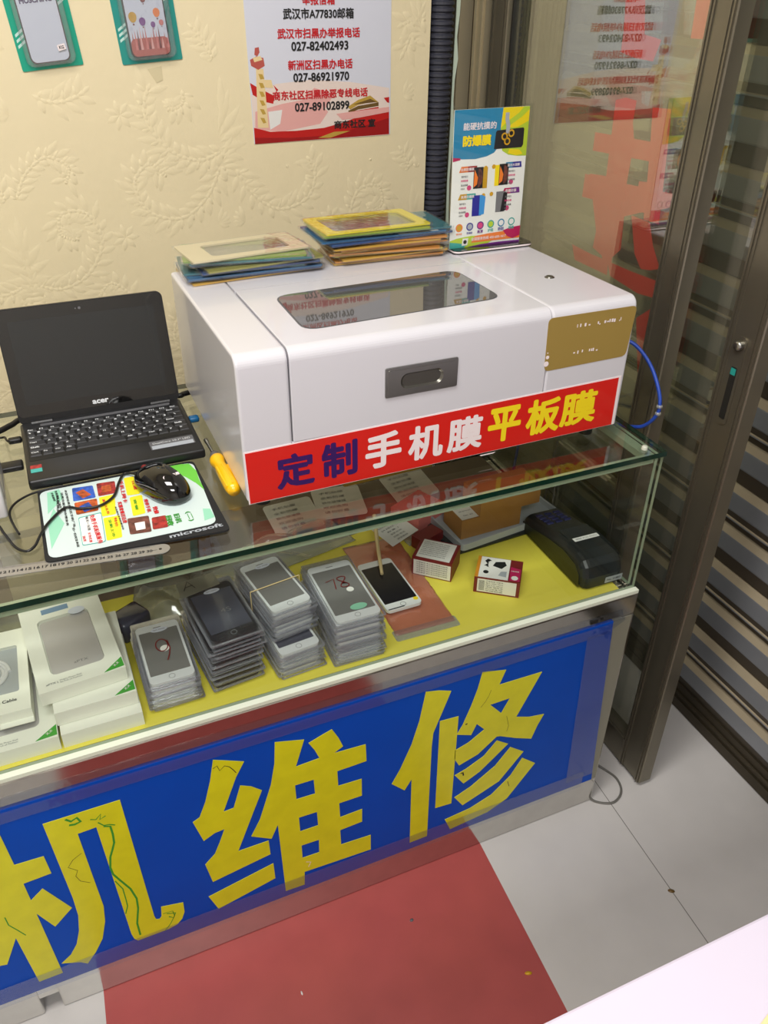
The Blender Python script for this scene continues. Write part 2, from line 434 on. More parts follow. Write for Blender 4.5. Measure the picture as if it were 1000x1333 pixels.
# sliding shop doors in aluminium (two overlapping leaves) and the frame they run in
def leaf(name, x0, x1, ya, yb, fw_front, fw_back, gx, lock=False):
    r = thing(name, None, None, (x0, ya, 0)); struct(r)
    def stile(y0, y1, nm='stile'):
        b = MB(); b.rbox(x0, x1, y0, y1, .012, 2.3, .002, 1, smooth=False)
        for yy in (y0 + .006, y0 + .013, y1 - .013, y1 - .006):           # raised beads of the extrusion
            b.box(x0 - .0022, x0, yy - .0016, yy + .0016, .012, 2.3)
        return b.build(nm, 'bronze_aluminium', r, True)
    s1 = stile(ya, ya + fw_front); stile(yb - fw_back, yb)
    MB().rbox(x0 + .002, x1 - .002, ya + fw_front, yb - fw_back, .006, .088, .002, 1, smooth=False).box(x0 - .001, x0 + .002, ya + fw_front, yb - fw_back, .078, .084).build('bottom_rail', 'bronze_aluminium', r, True)
    MB().box(x0 + .002, x1 - .002, ya + fw_front, yb - fw_back, 2.2, 2.3).build('top_rail', 'bronze_aluminium', r, True)
    MB().box(gx - .005, gx + .007, ya + fw_front, ya + fw_front + .004, .085, 2.2).box(gx - .005, gx + .007, yb - fw_back - .004, yb - fw_back, .085, 2.2).build('gasket', 'gasket', r, True)
    g = MB().pane(gx, gx + .005, ya + fw_front, yb - fw_back, .084, 2.2).build('pane', ['door_glass', 'glass_edge'], r, True)
    return r, s1, g
d1, d1s, d1g = leaf('door_1', .070, .100, .135, .800, .058, .063, .085)
d2, d2s, d2g = leaf('door_2', .115, .147, -.013, .80, .072, .063, .131)
# red vinyl characters on the shop window, on the outer face of the inner leaf's pane: outlines in (y, z)
GX = ((.0922, 0, 0), (0, -1, 0), (0, 0, 1))
vy = MB()
vinyl_outlines = [
 [(802,130),(815,127),(829,131),(824,160),(826,185),(812,260),(786,335),(772,322),(788,240)],
 [(850,140),(874,142),(872,170),(858,292),(838,286),(846,200)],
 [(775,172),(868,188),(866,214),(772,196)], [(762,226),(800,236),(884,254),(880,268),(842,278),(758,256)],
 [(768,226),(808,232),(811,248),(830,250),(832,236),(850,238),(846,274),(812,282),(800,290),(796,345),(778,325),(776,300)],
 [(788,240),(815,258),(808,325),(786,345),(776,300)],
 [(745,318),(768,330),(792,340),(790,358),(748,338)],
 [(822,280),(846,290),(850,320),(859,350),(846,352),(834,350),(826,330)],
 [(791,340),(821,353),(855,366),(862,378),(859,390),(830,382),(794,359)],
 [(815,-8),(840,-8),(839,45),(853,49),(861,52),(850,80),(828,76),(808,68),(812,40)],
 [(908,-8),(940,-8),(926,52),(899,50)],
 [(790,430),(812,438),(806,480),(792,486)], [(828,414),(850,400),(846,470),(830,490)],
]
FL = 1083.2365
def ray(u, v):
    q = ((u - 500) / FL, (v - 666.5) / FL, 1.0)
    return Vector([sum(R[k][i] * q[k] for k in range(3)) for i in range(3)])
def hit(u, v, axis, val):                      # measured photo point -> world point on an axis-aligned plane
    r = ray(u, v); t = (val - CP[axis]) / r[axis]; return Vector(CP) + r * t
for kk, pl in enumerate(vinyl_outlines):
    q = [hit(u, v, 0, .0922) for u, v in pl]
    vy.prism([(-p.y, p.z) for p in q], .0003, GX, base=-kk * .00006)
vy.build('vinyl_lettering', 'red_stain_vinyl', d1g, True)
# lock on the stile of the outer leaf
lk = MB(); fx = ((.115, 0, 0), (0, -1, 0), (0, 0, 1))
lk.prism(rrect(-.034, -.012, .885, 1.035, .009), .0025, fx)
lp = lk.build('lock_plate', 'bronze_aluminium', d2s, True)
MB().prism(rrect(-.029, -.017, .895, .985, .002), .0008, fx, base=.0026).build('latch_slot', 'gasket', lp, True)
MB().prism(rrect(-.028, -.018, .972, .983, .001), .0006, fx, base=.0036).build('latch_tab', 'teal_pale', lp, True)
MB().lathe([(.0, .010), (.006, .010), (.008, .007), (.008, 0)], (.1125, .0225, 1.022), (-1, 0, 0), 16).build('lock_cylinder', 'steel', lp, True)
# fixed frame at the wall end
struct(MB().box(.045, .165, .885, .955, 0, 2.5).box(.041, .045, .892, .898, 0, 2.5).box(.041, .045, .92, .926, 0, 2.5).build('trim_1', 'pale_aluminium'))
struct(MB().box(.065, .16, .815, .862, 0, 2.5).box(.061, .065, .822, .828, 0, 2.5).box(.061, .065, .846, .852, 0, 2.5).box(.075, .15, .862, .885, 0, 2.5, 1).box(.10, .15, .80, .815, 0, 2.5, 1).build('trim_2', ['pale_aluminium', 'bronze_dark']))
struct(MB().box(.055, .165, -.013, .95, 2.3, 2.5).build('trim_3', 'bronze_aluminium'))

# roller shutter outside the doors
sh = thing('roller_shutter', 'closed ribbed grey roller shutter behind the sliding glass doors', 'shutter', (.36, .3, 0))
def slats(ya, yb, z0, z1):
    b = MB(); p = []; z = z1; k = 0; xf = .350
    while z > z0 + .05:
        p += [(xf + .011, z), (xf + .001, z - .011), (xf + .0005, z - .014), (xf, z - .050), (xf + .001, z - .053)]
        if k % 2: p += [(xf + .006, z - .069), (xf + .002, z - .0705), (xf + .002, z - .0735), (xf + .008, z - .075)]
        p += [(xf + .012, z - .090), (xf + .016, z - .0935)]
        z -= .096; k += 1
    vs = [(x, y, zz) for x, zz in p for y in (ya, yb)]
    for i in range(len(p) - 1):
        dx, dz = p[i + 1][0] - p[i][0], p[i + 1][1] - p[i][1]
        mi = 1 if dx < -.002 else (2 if dx > .0025 else 0)       # tan on the ledges, groove shade painted in dark brown
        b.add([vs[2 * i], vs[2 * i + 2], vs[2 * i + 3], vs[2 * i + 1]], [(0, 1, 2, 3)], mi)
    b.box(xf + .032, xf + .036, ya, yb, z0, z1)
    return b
slats(-2.6, .954, .066, 2.45).build('slat_curtain', ['shutter_grey', 'shutter_tan', 'shutter_groove_shade'], sh, True)
MB().rbox(.346, .372, -2.6, .954, .002, .05, .003, 1, smooth=False).box(.342, .346, -2.6, .954, .03, .036).box(.352, .366, -2.6, .954, .05, .07).build('bottom_bar', 'bronze_dark', sh, True)
struct(MB().box(.345, .6, -3.2, -2.6, 0, 2.8).box(.345, .5, -2.6, .955, 2.4, 2.8).build('trim_4', 'bronze_dark'))

# ================================================================== display counter
XL = -1.9
ct = thing('display_counter', 'glass-topped aluminium display counter with a blue repair sign on its front', 'counter', (-.8, .27, 0))
MB().pane(XL, 0, .010, .548, H - .009, H).build('glass_top', ['counter_glass', 'glass_edge'], ct, True)
fg = MB().pane(XL, -.004, .0115, .0172, SH, H - .010).build('front_glass', ['front_glass', 'glass_edge_pale'], ct, True)
MB().pane(-.010, -.004, .023, .54, SH, H - .010).build('side_glass', ['front_glass', 'glass_edge_pale'], ct, True)
MB().lathe([(.0, .006), (.0035, .006), (.0048, .0045), (.0052, 0)], (-.030, .030, H), (0, 0, 1), 14).build('bumper', 'nub', ct, True)
# thin trims under the glass top
MB().box(XL, -.012, .023, .030, H - .026, H - .0105).box(-.030, -.012, .03, .53, H - .022, H - .0105).build('top_trim', 'glass_edge_pale', ct, True)
fm = MB()
fm.rbox(XL, 0, 0, .030, .532, .5785, .003, 2, smooth=False)
fm.rbox(-.030, 0, 0, .030, .075, .532, .003, 2, smooth=False)
fm.rbox(-.030, 0, .51, .54, .0, .5785, .003, 2, smooth=False)
fm.rbox(-.030, 0, .03, .51, .532, .5785, .003, 2, smooth=False)
fm.rbox(-.030, 0, .03, .51, .02, .075, .003, 2, smooth=False)
fm.build('frame', 'chrome', ct, True)
MB().box(-.098, -.082, -.002, 0, .538, .546).box(-.078, -.072, -.0025, 0, .543, .549).build('latch', 'gasket', ct, True)
MB().box(XL, -.001, .001, .0112, .5785, .5855).build('white_edging', 'edging_white', ct, True)
bb = MB(); bb.rbox(-1.092, 0, 0, .030, .0, .077, .003, 2, smooth=False); bb.rbox(XL, -1.122, 0, .030, .0, .077, .003, 2, smooth=False); bb.rbox(-1.2, -.9, .002, .028, .045, .076, .002, 1, smooth=False)
bb.build('bottom_profile', 'chrome', ct, True)
MB().box(XL, -.031, .0175, .53, .5788, .5846).box(XL, -.031, .030, .53, .555, .5788).build('shelf', 'shelf_board', ct, True)
MB().box(-.026, -.022, .035, .505, .06, .55).box(XL, -.031, .50, .53, .03, .555).build('body_panel', 'glass_edge_pale', ct, True)
sg = MB(); sg.prism([(XL, .078), (-.014, .078), (-.047, .530), (XL, .530)], .010, FR(.008)); sp = sg.build('sign_panel', 'sign_blue', ct, True)
mb = MB(); mb.prism([(-.014, .078), (-.003, .078), (-.006, .53), (-.047, .53)], .004, FR(.0032)); mb.build('sign_border', 'border_grey', ct, True)
# characters of the sign, traced on the sign plane
def plane_pts(z, ox, oy, k, axis=1, val=-.0035):
    out = []
    for a, b in z:
        p = hit(ox + a / k, oy + b / k, axis, val); out.append((p.x, p.z))
    return out
YS = -.002
ch1 = [[(-30,170),(75,388),(228,342),(268,430),(122,485),(162,572),(222,510),(375,610),(288,708),(190,640),(328,948),(205,995),(83,768),(38,905),(-90,930),(-150,870),(-60,560),(-250,640),(-290,540),(-70,440),(-150,215)],
 [(222,175),(625,48),(805,655),(815,670),(832,668),(842,655),(840,605),(955,582),(962,630),(950,665),(925,695),(880,720),(720,780),(700,770),(685,745),(502,190),(405,225),(500,490),(540,600),(548,680),(535,770),(500,840),(458,900),(420,893),(322,900),(370,855),(400,800),(412,730),(408,650),(380,560)]]
ch2 = [[(130,160),(292,168),(250,250),(185,430),(238,410),(272,293),(330,298),(385,318),(345,420),(262,635),(420,580),(430,650),(130,795),(90,705),(140,650),(165,590),(190,520),(140,540),(82,582),(25,485),(60,460),(90,380),(115,270)],
 [(108,872),(445,698),(455,775),(160,935)]]
ch2b = ([(452,68),(605,54),(562,195),(685,150),(660,108),(628,72),(690,35),(750,0),(785,45),(808,88),(760,125),(926,78),(930,165),(778,218),(783,295),(905,258),(906,345),(788,385),(793,458),(907,415),(907,480),(793,525),(798,600),(952,550),(952,625),(608,742),(608,808),(510,842),(468,498),(435,570),(330,558),(375,470),(432,290),(450,180)],
 [[(558,292),(655,262),(662,335),(565,365)], [(578,460),(672,430),(678,500),(585,532)], [(592,605),(682,575),(684,640),(597,670)]])
ch3 = [[(220,165),(290,158),(352,160),(318,240),(258,380),(250,450),(225,915),(135,950),(145,620),(108,678),(42,645),(85,570),(145,440),(185,320)],
 [(293,318),(390,292),(352,745),(268,770)],
 [(590,418),(648,435),(500,580),(415,642),(370,600),(430,565),(520,500)], [(660,452),(728,475),(600,630),(410,755),(368,715),(450,660),(580,550)],
 [(722,508),(788,535),(640,720),(540,790),(345,880),(318,830),(450,770),(560,700),(660,600)]]
ch3b = ([(515,62),(638,50),(602,128),(825,60),(690,295),(760,295),(835,280),(800,340),(768,408),(690,405),(605,395),(588,398),(490,490),(392,548),(368,515),(372,470),(440,430),(525,360),(485,332),(455,390),(380,388),(410,340),(455,240),(490,150)], [[(555,232),(658,197),(612,275)]])
FS = FR(YS)
a = MB()
for p in ch1: a.prism(plane_pts(p, 0, 1030, 4), .0006, FS)
c1 = a.build('sign_character', 'yellow_letter', sp, True)
a = MB()
for p in ch2: a.prism(plane_pts(p, 245, 950, 4), .0006, FS)
a.prism(plane_pts(ch2b[0], 245, 950, 4), .0006, FS, holes=[plane_pts(h, 245, 950, 4) for h in ch2b[1]])
a.build('sign_character', 'yellow_letter', sp, True)
a = MB()
for p in ch3: a.prism(plane_pts(p, 500, 860, 4), .0006, FS)
a.prism(plane_pts(ch3b[0], 500, 860, 4), .0006, FS, holes=[plane_pts(h, 500, 860, 4) for h in ch3b[1]])
a.build('sign_character', 'yellow_letter', sp, True)
# felt pen scribbles on the sign
def pen(pts, ox, oy, k, w, mi): MB().prism(stroke(plane_pts(pts, ox, oy, k), w), .0001, FR(YS - .0007)).build('pen_scribble', ('ink_green', 'poster_pale', 'ink_black')[mi], sp, True)
pen([(540,185),(575,185),(588,225),(595,270),(585,310),(575,345),(575,400),(590,435),(625,465),(680,510),(712,560),(720,610),(715,690),(732,750)], 0, 1030, 4, .0032, 0)
pen([(600,470),(640,510),(655,560),(665,600),(655,640)], 0, 1030, 4, .0018, 0)
pen([(340,150),(370,160),(400,140),(420,160),(390,175),(360,180)], 0, 1030, 4, .004, 0)
pen([(470,150),(500,150),(525,120),(520,150),(550,130)], 0, 1030, 4, .002, 0)
pen([(510,165),(540,180),(570,175),(600,178)], 0, 1030, 4, .002, 0)
pen([(850,640),(900,625),(910,650),(890,690),(860,730)], 0, 1030, 4, .0013, 0)
pen([(870,640),(915,635),(905,660),(880,655)], 0, 1030, 4, .0022, 0)
pen([(25,660),(45,700),(90,725),(135,752)], 0, 1030, 4, .0016, 0)
pen([(425,325),(380,360),(355,400),(405,415),(395,445),(420,470),(470,478)], 0, 1030, 4, .0007, 2)
pen([(130,205),(150,190),(165,215),(190,190),(215,195),(235,210),(250,225)], 245, 950, 4, .0012, 2)
pen([(505,245),(530,215),(550,180),(560,155)], 500, 860, 4, .0006, 2)
pen([(640,290),(650,340),(640,370)], 500, 860, 4, .0006, 2)
pen([(645,630),(652,655)], 500, 860, 4, .0012, 2); pen([(400,590),(412,585),(415,600)], 500, 860, 4, .003, 2)
pen([(425,335),(436,330)], 500, 860, 4, .003, 2); pen([(615,690),(640,690),(628,715)], 245, 950, 4, .0014, 1)
# clear packing tape round the sign's edges
tp = MB()
tp.prism([(XL, .525), (-.02, .525), (-.03, .55), (XL, .552)], .0003, FR(-.0012))
tp.prism([(XL, .505), (-.06, .503), (-.02, .526), (XL, .526)], .0003, FR(-.0030))
tp.prism([(-.082, .10), (-.016, .10), (-.045, .51), (-.100, .51)], .0003, FR(-.0030))
tp.prism([(XL, .068), (-.04, .07), (-.04, .118), (-.4, .120), (-.7, .122), (XL, .120)], .0003, FR(-.0033))
tp.build('packing_tape', 'tape', sp, True)
tag(MB().prism([(XL, .0178), (-.032, .0178), (-.032, .36), (-.30, .37), (-.55, .33), (XL, .34)], .0007, UP(SH - .0002)).build('shelf_liner', 'paper_yellow'), 'bright yellow paper liner covering the shelf inside the glass counter', 'liner')

# ================================================================== white film cutting machine
MX0, MX1, MY0, MY1, MZ0 = -.668, -.046, .090, .492, .884
mz = lambda y: 1.098 - .03 * (y - .11)                 # its top falls slightly towards the back
mc = thing('film_cutting_machine', 'white box-shaped film cutting machine with a tinted window and red banner, on the glass counter', 'machine', ((MX0 + MX1) / 2, .29, H))
def side_profile(y0, y1, z0, r, inset=0.0):
    pts = [(y0, z0)]
    zt = mz(y0 + r) - inset
    for k in range(9):
        t = PI - PI / 2 * k / 8; pts.append((y0 + inset + r + r * math.cos(t), zt - r + r * math.sin(t)))
    pts += [(y1, mz(y1) - inset), (y1, z0)]
    return pts
SDF = lambda x: ((x, 0, 0), (0, 1, 0), (0, 0, 1))      # normal +x
def body(x0, x1, y0=MY0, y1=MY1, z0=MZ0, r=.016, bev=.006):
    bm = bmesh.new(); P = side_profile(y0, y1, z0, r)
    va = [bm.verts.new((x0, y, z)) for y, z in P]; vb = [bm.verts.new((x1, y, z)) for y, z in P]
    n = len(P)
    bm.faces.new(va[::-1]); bm.faces.new(vb)
    for i in range(n): bm.faces.new((va[i], va[(i + 1) % n], vb[(i + 1) % n], vb[i]))
    bmesh.ops.recalc_face_normals(bm, faces=bm.faces[:])
    if bev:
        ed = [e for e in bm.edges if abs(e.verts[0].co.x - e.verts[1].co.x) < 1e-6]
        bmesh.ops.bevel(bm, geom=ed, offset=bev, segments=3, profile=.5, affect='EDGES')
    return bm
G1, G2, YB = -.597, -.197, .356
b = MB(); b.bm(body(MX0, G1 - .0007, bev=.004), 0); b.bm(body(G2 + .0007, MX1, bev=.004), 0)
b.box(G1 - .004, G2 + .004, MY0 + .004, MY1 - .004, MZ0 + .002, mz(MY1) - .012, 1)
# fixed strip behind the lid, base under it
bk = [(YB + .0008, .99), (YB + .0008, mz(YB)), (MY1, mz(MY1)), (MY1, .99)]
b.prism(bk, G2 - G1, SDF(G1))
b.box(G1 - .001, G2 + .001, MY0 + .0005, MY0 + .02, MZ0, .9635)
b.build('housing', ['machine_white', 'seam_dark'], mc, True)
# hinged lid between the two side blocks, with its tinted window let in
bm = body(G1 + .0009, G2 - .0009, MY0, YB - .0008, .9645, bev=.0012); lb = MB(); lb.bm(bm)
lid = lb.build('lid', 'machine_white', mc, True)
ft = Vector((0, 1, -.03)).normalized()
TOPF = ((0, .11, 1.098), (1, 0, 0), tuple(ft))
def topc(x, y): return (x, (y - .11) / ft.y)
def rquad(q, r, seg=5):
    out = []
    n = len(q)
    for i in range(n):
        p, a, c = Vector(q[i]), Vector(q[i - 1]), Vector(q[(i + 1) % n])
        d1_, d2_ = (a - p).normalized(), (c - p).normalized()
        p0, p2 = p + d1_ * r, p + d2_ * r
        for k in range(seg + 1):
            t = k / seg; out.append(tuple((1 - t) ** 2 * p0 + 2 * t * (1 - t) * p + t * t * p2))
    return out
wq = [(-.553, .149), (-.239, .166), (-.239, .320), (-.548, .305)]
wd = MB(); wd.prism([topc(*p) for p in rquad(wq, .026)], .0012, TOPF, base=-.0004); wo = wd.build('window', 'window_tint', lid, True)
big = [topc(*p) for p in rquad([(-.5555, .1475), (-.237, .1645), (-.2365, .3225), (-.5505, .3075)], .027)]
MB().prism(big, .0004, TOPF, base=-.0003).build('window_rim', 'seam_dark', lid, True)
# recessed steel pull in the lid's front
FM = FR(MY0)
hq = (-.461, -.349, 1.006, 1.050)
hb = MB(); sl = rrect(-.438, -.372, 1.016, 1.039, .0105, 6)
hb.prism(rrect(*hq, .002, 2), .0022, FM, holes=[sl]); hb.prism(rrect(hq[0] + .004, hq[1] - .004, hq[2] + .004, hq[3] - .004, .002, 2), .0008, FM, holes=[sl], base=.0022)
hd = hb.build('pull_plate', 'steel', lid, True)
cup = MB(); n_ = len(sl); inn = [((x + .405) * .90 - .405, (z - 1.0275) * .80 + 1.0275) for x, z in sl]
vs = [(x, MY0 - .003, z) for x, z in sl] + [(x, MY0 - .0004, z) for x, z in inn]
cup.add(vs, [(i, (i + 1) % n_, n_ + (i + 1) % n_, n_ + i) for i in range(n_)] , 0, True); cup.add(vs[n_:], [tuple(range(n_))])
cup.build('pull_cup', 'dark_steel', hd, True)
# red banner with the shop's offer
BQ = [(-.6645, .884), (-.052, .884), (-.0585, .968), (-.6665, .962)]
bn = MB().prism([(-.666, .879), (-.050, .884), (-.052, .9705), (-.668, .9625)], .0004, FM).prism([(-.6640, .880), (-.0555, .8845), (-.0570, .968), (-.6655, .9605)], .0003, FM, mi=1, base=.0004).build('banner', ['vinyl_white', 'red'], mc, True)
def ptxt(s, px, par, matl, bold=.035, name='lettering', axis=1, val=MY0 - .0009, fr=None):
    """one character or line fitted to a measured box in the photo (left, top, right, bottom of an upright box at its centre)"""
    p = hit((px[0] + px[2]) / 2, (px[1] + px[3]) / 2, axis, val)
    l = hit(px[0], (px[1] + px[3]) / 2, axis, val); r_ = hit(px[2], (px[1] + px[3]) / 2, axis, val)
    t = hit((px[0] + px[2]) / 2, px[1], axis, val); bt = hit((px[0] + px[2]) / 2, px[3], axis, val)
    MB().text(s, FR(val), (p.x, p.z), abs(r_.x - l.x), abs(t.z - bt.z), bold).build(name, matl, par, True)
for chs, q, ml in (('定', (360, 590, 410, 634), 'purple_navy'), ('制', (419, 575, 466, 621), 'purple_navy'), ('手', (476, 563, 523, 608), 'vinyl_white'), ('机', (532, 553, 577, 597), 'vinyl_white'), ('膜', (583, 543, 628, 586), 'vinyl_white'), ('平', (636, 530, 678, 574), 'bright_yellow'), ('板', (686, 519, 729, 564), 'bright_yellow'), ('膜', (731, 510, 776, 552), 'bright_yellow')):
    ptxt(chs, q, bn, ml)
# gold label, push button, feet
gl_ = [(-.2065, .999), (-.2075, 1.083), (-.0485, 1.084), (-.0495, 1.000)]
go = MB().prism(rquad([(-.2005, 1.002), (-.052, 1.004), (-.0465, 1.0845), (-.2035, 1.0855)], .009), .0005, FM).build('gold_label', 'gold_label', mc, True)
dd = MB(); rnd = random.Random(3)
for r0, x0, x1 in ((1.0635, -.152, -.066), (1.0215, -.152, -.108)):
    x = x0
    while x < x1:
        ww = rnd.choice((.0012, .002, .003)); hh = rnd.choice((.002, .004, .005)); z = r0 + rnd.uniform(0, .002)
        if rnd.random() < .8: dd.prism([(x, z), (x + ww, z), (x + ww, z + hh), (x, z + hh)], .0002, FR(MY0 - .0006))
        x += ww + rnd.choice((.001, .002, .004))
dd.prism(circ(-.1985, 1.014, .0042), .0002, FR(MY0 - .0006)); dd.prism(circ(-.1975, 1.0245, .0028), .0002, FR(MY0 - .0006)); dd.prism(circ(-.198, 1.0315, .001), .0002, FR(MY0 - .0006))
dd.build('worn_print', 'vinyl_white', go, True)
bt = Vector((-.117, .225, mz(.225)))
MB().lathe([(0, .0022), (.0055, .0022), (.0062, .0016), (.0062, .0005), (.0082, .0004), (.0082, -.001)], bt, (0, .03, 1), 18).build('push_button', 'dark_steel', mc, True)
for x, y in ((-.640, .115), (-.085, .115), (-.640, .46), (-.085, .46)):
    MB().lathe([(.0, H - MZ0), (.011, H - MZ0), (.0115, -.004), (.009, .001)], (x, y, MZ0), (0, 0, 1), 14).build('foot', 'gasket', mc, True)
MB().prism([(-.30, .8790), (-.272, .8792), (-.276, .8775), (-.297, .8772)], .0004, FR(MY0 - .0002)).build('loose_tape_end', 'vinyl_white', bn, True)

# ================================================================== netbook
NX0, NX1, NY0, NY1 = -.945, -.687, .262, .455
nb = thing('netbook', 'small black netbook standing open on the glass counter, screen dark', 'laptop', ((NX0 + NX1) / 2, .36, H))
b = MB(); b.rbox(NX0, NX1, NY0, NY1, H + .003, H + .019, .004, 3)
nbase = b.build('base', 'black_plastic', nb, True)
for x, y in ((NX0 + .02, NY0 + .02), (NX1 - .02, NY0 + .02), (NX0 + .02, NY1 - .02), (NX1 - .02, NY1 - .02)):
    MB().lathe([(0, .0004), (.006, .0004), (.006, .004)], (x, y, H), (0, 0, 1), 10).build('rubber_foot', 'gasket', nbase, True)
ZK = H + .0192
MB().prism(rrect(NX0 + .006, NX1 - .006, .322, .428, .003), .0004, UP(ZK - .0002)).build('keyboard_bed', 'gasket', nbase, True)
MB().prism(rrect(NX0 + .03, NX1 - .02, .434, .441, .003), .0010, UP(ZK - .0002)).build('hinge_strip', 'seam_dark', nbase, True)
rows = [('Esc F1 F2 F3 F4 F5 F6 F7 F8 F9 F10 F11 F12 Del'.split(), [1] * 14, .010), (list('`1234567890-=') + ['Back'], [.8] + [1] * 12 + [1.5], .0165), (['Tab'] + list('QWERTYUIOP[]\\'), [1.3] + [1] * 13, .0165), (['Caps'] + list('ASDFGHJKL;\'') + ['Enter'], [1.6] + [1] * 11 + [1.9], .0165), (['Shift'] + list('ZXCVBNM,./') + ['Up', 'Shift'], [2.1] + [1] * 10 + [1, 1.3], .0165), (['Ctrl', 'Fn', 'Win', 'Alt', '', 'Alt', 'Gr', 'Ctrl', '<', 'v', '>'], [1.1, 1, 1, 1, 4.6, 1, 1, 1, 1, 1, 1], .0165)]
yk = .4265
for labs, ws, hh in rows:
    tot = sum(ws); x = NX0 + .008; W_ = (NX1 - NX0 - .016)
    for lb_, ww in zip(labs, ws):
        kw = W_ * ww / tot
        k = MB(); x0, x1, y0, y1 = x + .0007, x + kw - .0007, yk - hh + .0008, yk - .0004
        z0, z1 = ZK + .0001, ZK + .0022
        tpk = [(x0 + .0012, y0 + .0012), (x1 - .0012, y0 + .0012), (x1 - .0012, y1 - .001), (x0 + .0012, y1 - .001)]
        vs = [(x0, y0, z0), (x1, y0, z0), (x1, y1, z0), (x0, y1, z0)] + [(a_, c_, z1) for a_, c_ in tpk]
        k.add(vs, [(4, 5, 6, 7), (0, 1, 5, 4), (1, 2, 6, 5), (2, 3, 7, 6), (3, 0, 4, 7)])
        if lb_:
            lw = min(kw * .55, .0026 * len(lb_) if len(lb_) > 1 else .0040)
            k.text(lb_, UP(z1 + .00015), (x0 + .002 + lw / 2, y1 - .0052 if hh > .012 else (y0 + y1) / 2), lw, None if len(lb_) > 1 else .0048, .03, mi=1)
        k.build('key', ['key_black', 'key_white'], nbase, True)
        x += kw
    yk -= hh
st = MB(); st.prism([(-.764, .288), (-.696, .288), (-.696, .315), (-.764, .315)], .0003, UP(ZK)); 
so = st.build('spec_sticker', 'seam_dark', nbase, True)
MB().prism([(-.762, .289), (-.698, .289), (-.698, .300), (-.762, .300)], .0002, UP(ZK + .0003)).build('sticker_band', 'tray_grey', so, True)
stt = MB(); stt.text('DualCore 10.1" LED', UP(ZK + .0004), (-.730, .3075), .058, .005, .0); stt.build('lettering', 'key_white', so, True)
MB().prism([(NX0 + .006, .2985), (NX0 + .022, .2985), (NX0 + .022, .3085), (NX0 + .006, .3085)], .0003, UP(ZK)).build('red_sticker', 'pic_red', nbase, True)
MB().prism([(NX0 + .006, .2865), (NX0 + .022, .2865), (NX0 + .022, .2975), (NX0 + .006, .2975)], .0003, UP(ZK)).build('green_sticker', 'turquoise', nbase, True)
# screen half, leaning back
hy, hz = .452, H + .017
tilt = math.radians(13); sv = Vector((0, math.sin(tilt), math.cos(tilt))); su = Vector((1, 0, 0))
SO = Vector((0, hy, hz)); FRS = (tuple(SO), tuple(su), tuple(sv))
SHT = .183
sb = MB(); sb.prism(rrect(NX0, NX1, 0, SHT, .010, 5), .0105, FRS, base=-.0105); sn = sb.build('screen_lid', 'black_plastic', nb, True)
bz = MB().prism(rrect(NX0 + .0015, NX1 - .0015, .012, SHT - .0015, .008, 5), .0006, FRS).build('screen_bezel', 'black_gloss', sn, True)
MB().prism(rrect(NX0 + .017, NX1 - .017, .030, SHT - .020, .001, 2), .0003, FRS, base=.0006).build('display', 'screen_dark', sn, True)
MB().text('acer', FRS, (-.815, .0195), .026, .0065, .04, lift=.0008).build('maker_lettering', 'key_white', sn, True)
MB().prism(circ(-.818, SHT - .011, .0022), .0002, FRS, base=.0007).prism(circ(-.824, SHT - .011, .0010), .0002, FRS, base=.0007).build('webcam', 'seam_dark', sn, True)
for x0 in (NX0 + .018, NX1 - .05):
    MB().tube([(x0, hy - .002, hz + .001), (x0 + .032, hy - .002, hz + .001)], .006, 12, spl=0).build('hinge', 'black_plastic', nb, True)

# ================================================================== mouse mat, mouse, ruler, screwdriver
mp_ = thing('mouse_mat', 'black mouse mat with a pale printed advert, in front of the netbook', 'mouse mat', (-.82, .165, H))
PADO = [(-.940, .0765), (-.7015, .058), (-.708, .262), (-.936, .262)]
MB().prism(rquad(PADO, .010), .003, UP(H + .0002)).build('mat', 'pad_black', mp_, True)
ZP = H + .0034
PRQ = [(-.931, .258), (-.731, .262), (-.713, .090), (-.930, .081)]
pr = MB().prism(rquad([tuple(hit(u, v, 2, ZP).xy) for u, v in ((64, 728), (283, 681), (251, 602), (51, 641))], .014), .0004, UP(ZP)).build('printed_sheet', 'pad_print', mp_, True)
def padl(pts): return plane_pts(pts, 60, 590, 4.1667, 2, ZP + .0006)
def padxy(x, y): p = hit(60 + x / 4.1667, 590 + y / 4.1667, 2, ZP + .0006); return (p.x, p.y)
ZF = UP(ZP + .0005)
PM = ['pad_mint', 'pad_green', 'pic_blue', 'pic_orange', 'pic_red', 'pic_yellow', 'pic_brown', 'ink_black', 'ink_red', 'ink_green', 'paper_white', 'turquoise']
lay3 = [0]
def pq(pts, mi, r=0, lift=0.0):
    q = [padxy(*p) for p in pts]
    lay3[0] += 1; MB().prism(rquad(q[::-1], r) if r else q[::-1], .00003, UP(ZP + .0005 + lay3[0] * .00002)).build('printed_picture', PM[mi], pr, True)
pq([(5, 215), (70, 195), (95, 240), (10, 330)], 0); pq([(10, 380), (40, 300), (100, 380), (30, 520)], 0, 0, .0001)
pq([(740, 60), (775, 56), (815, 95), (830, 140), (860, 200), (800, 150)], 1); pq([(640, 75), (740, 58), (810, 160), (760, 130)], 1, 0, .0001)
pq([(850, 300), (890, 300), (915, 345), (860, 365)], 0)
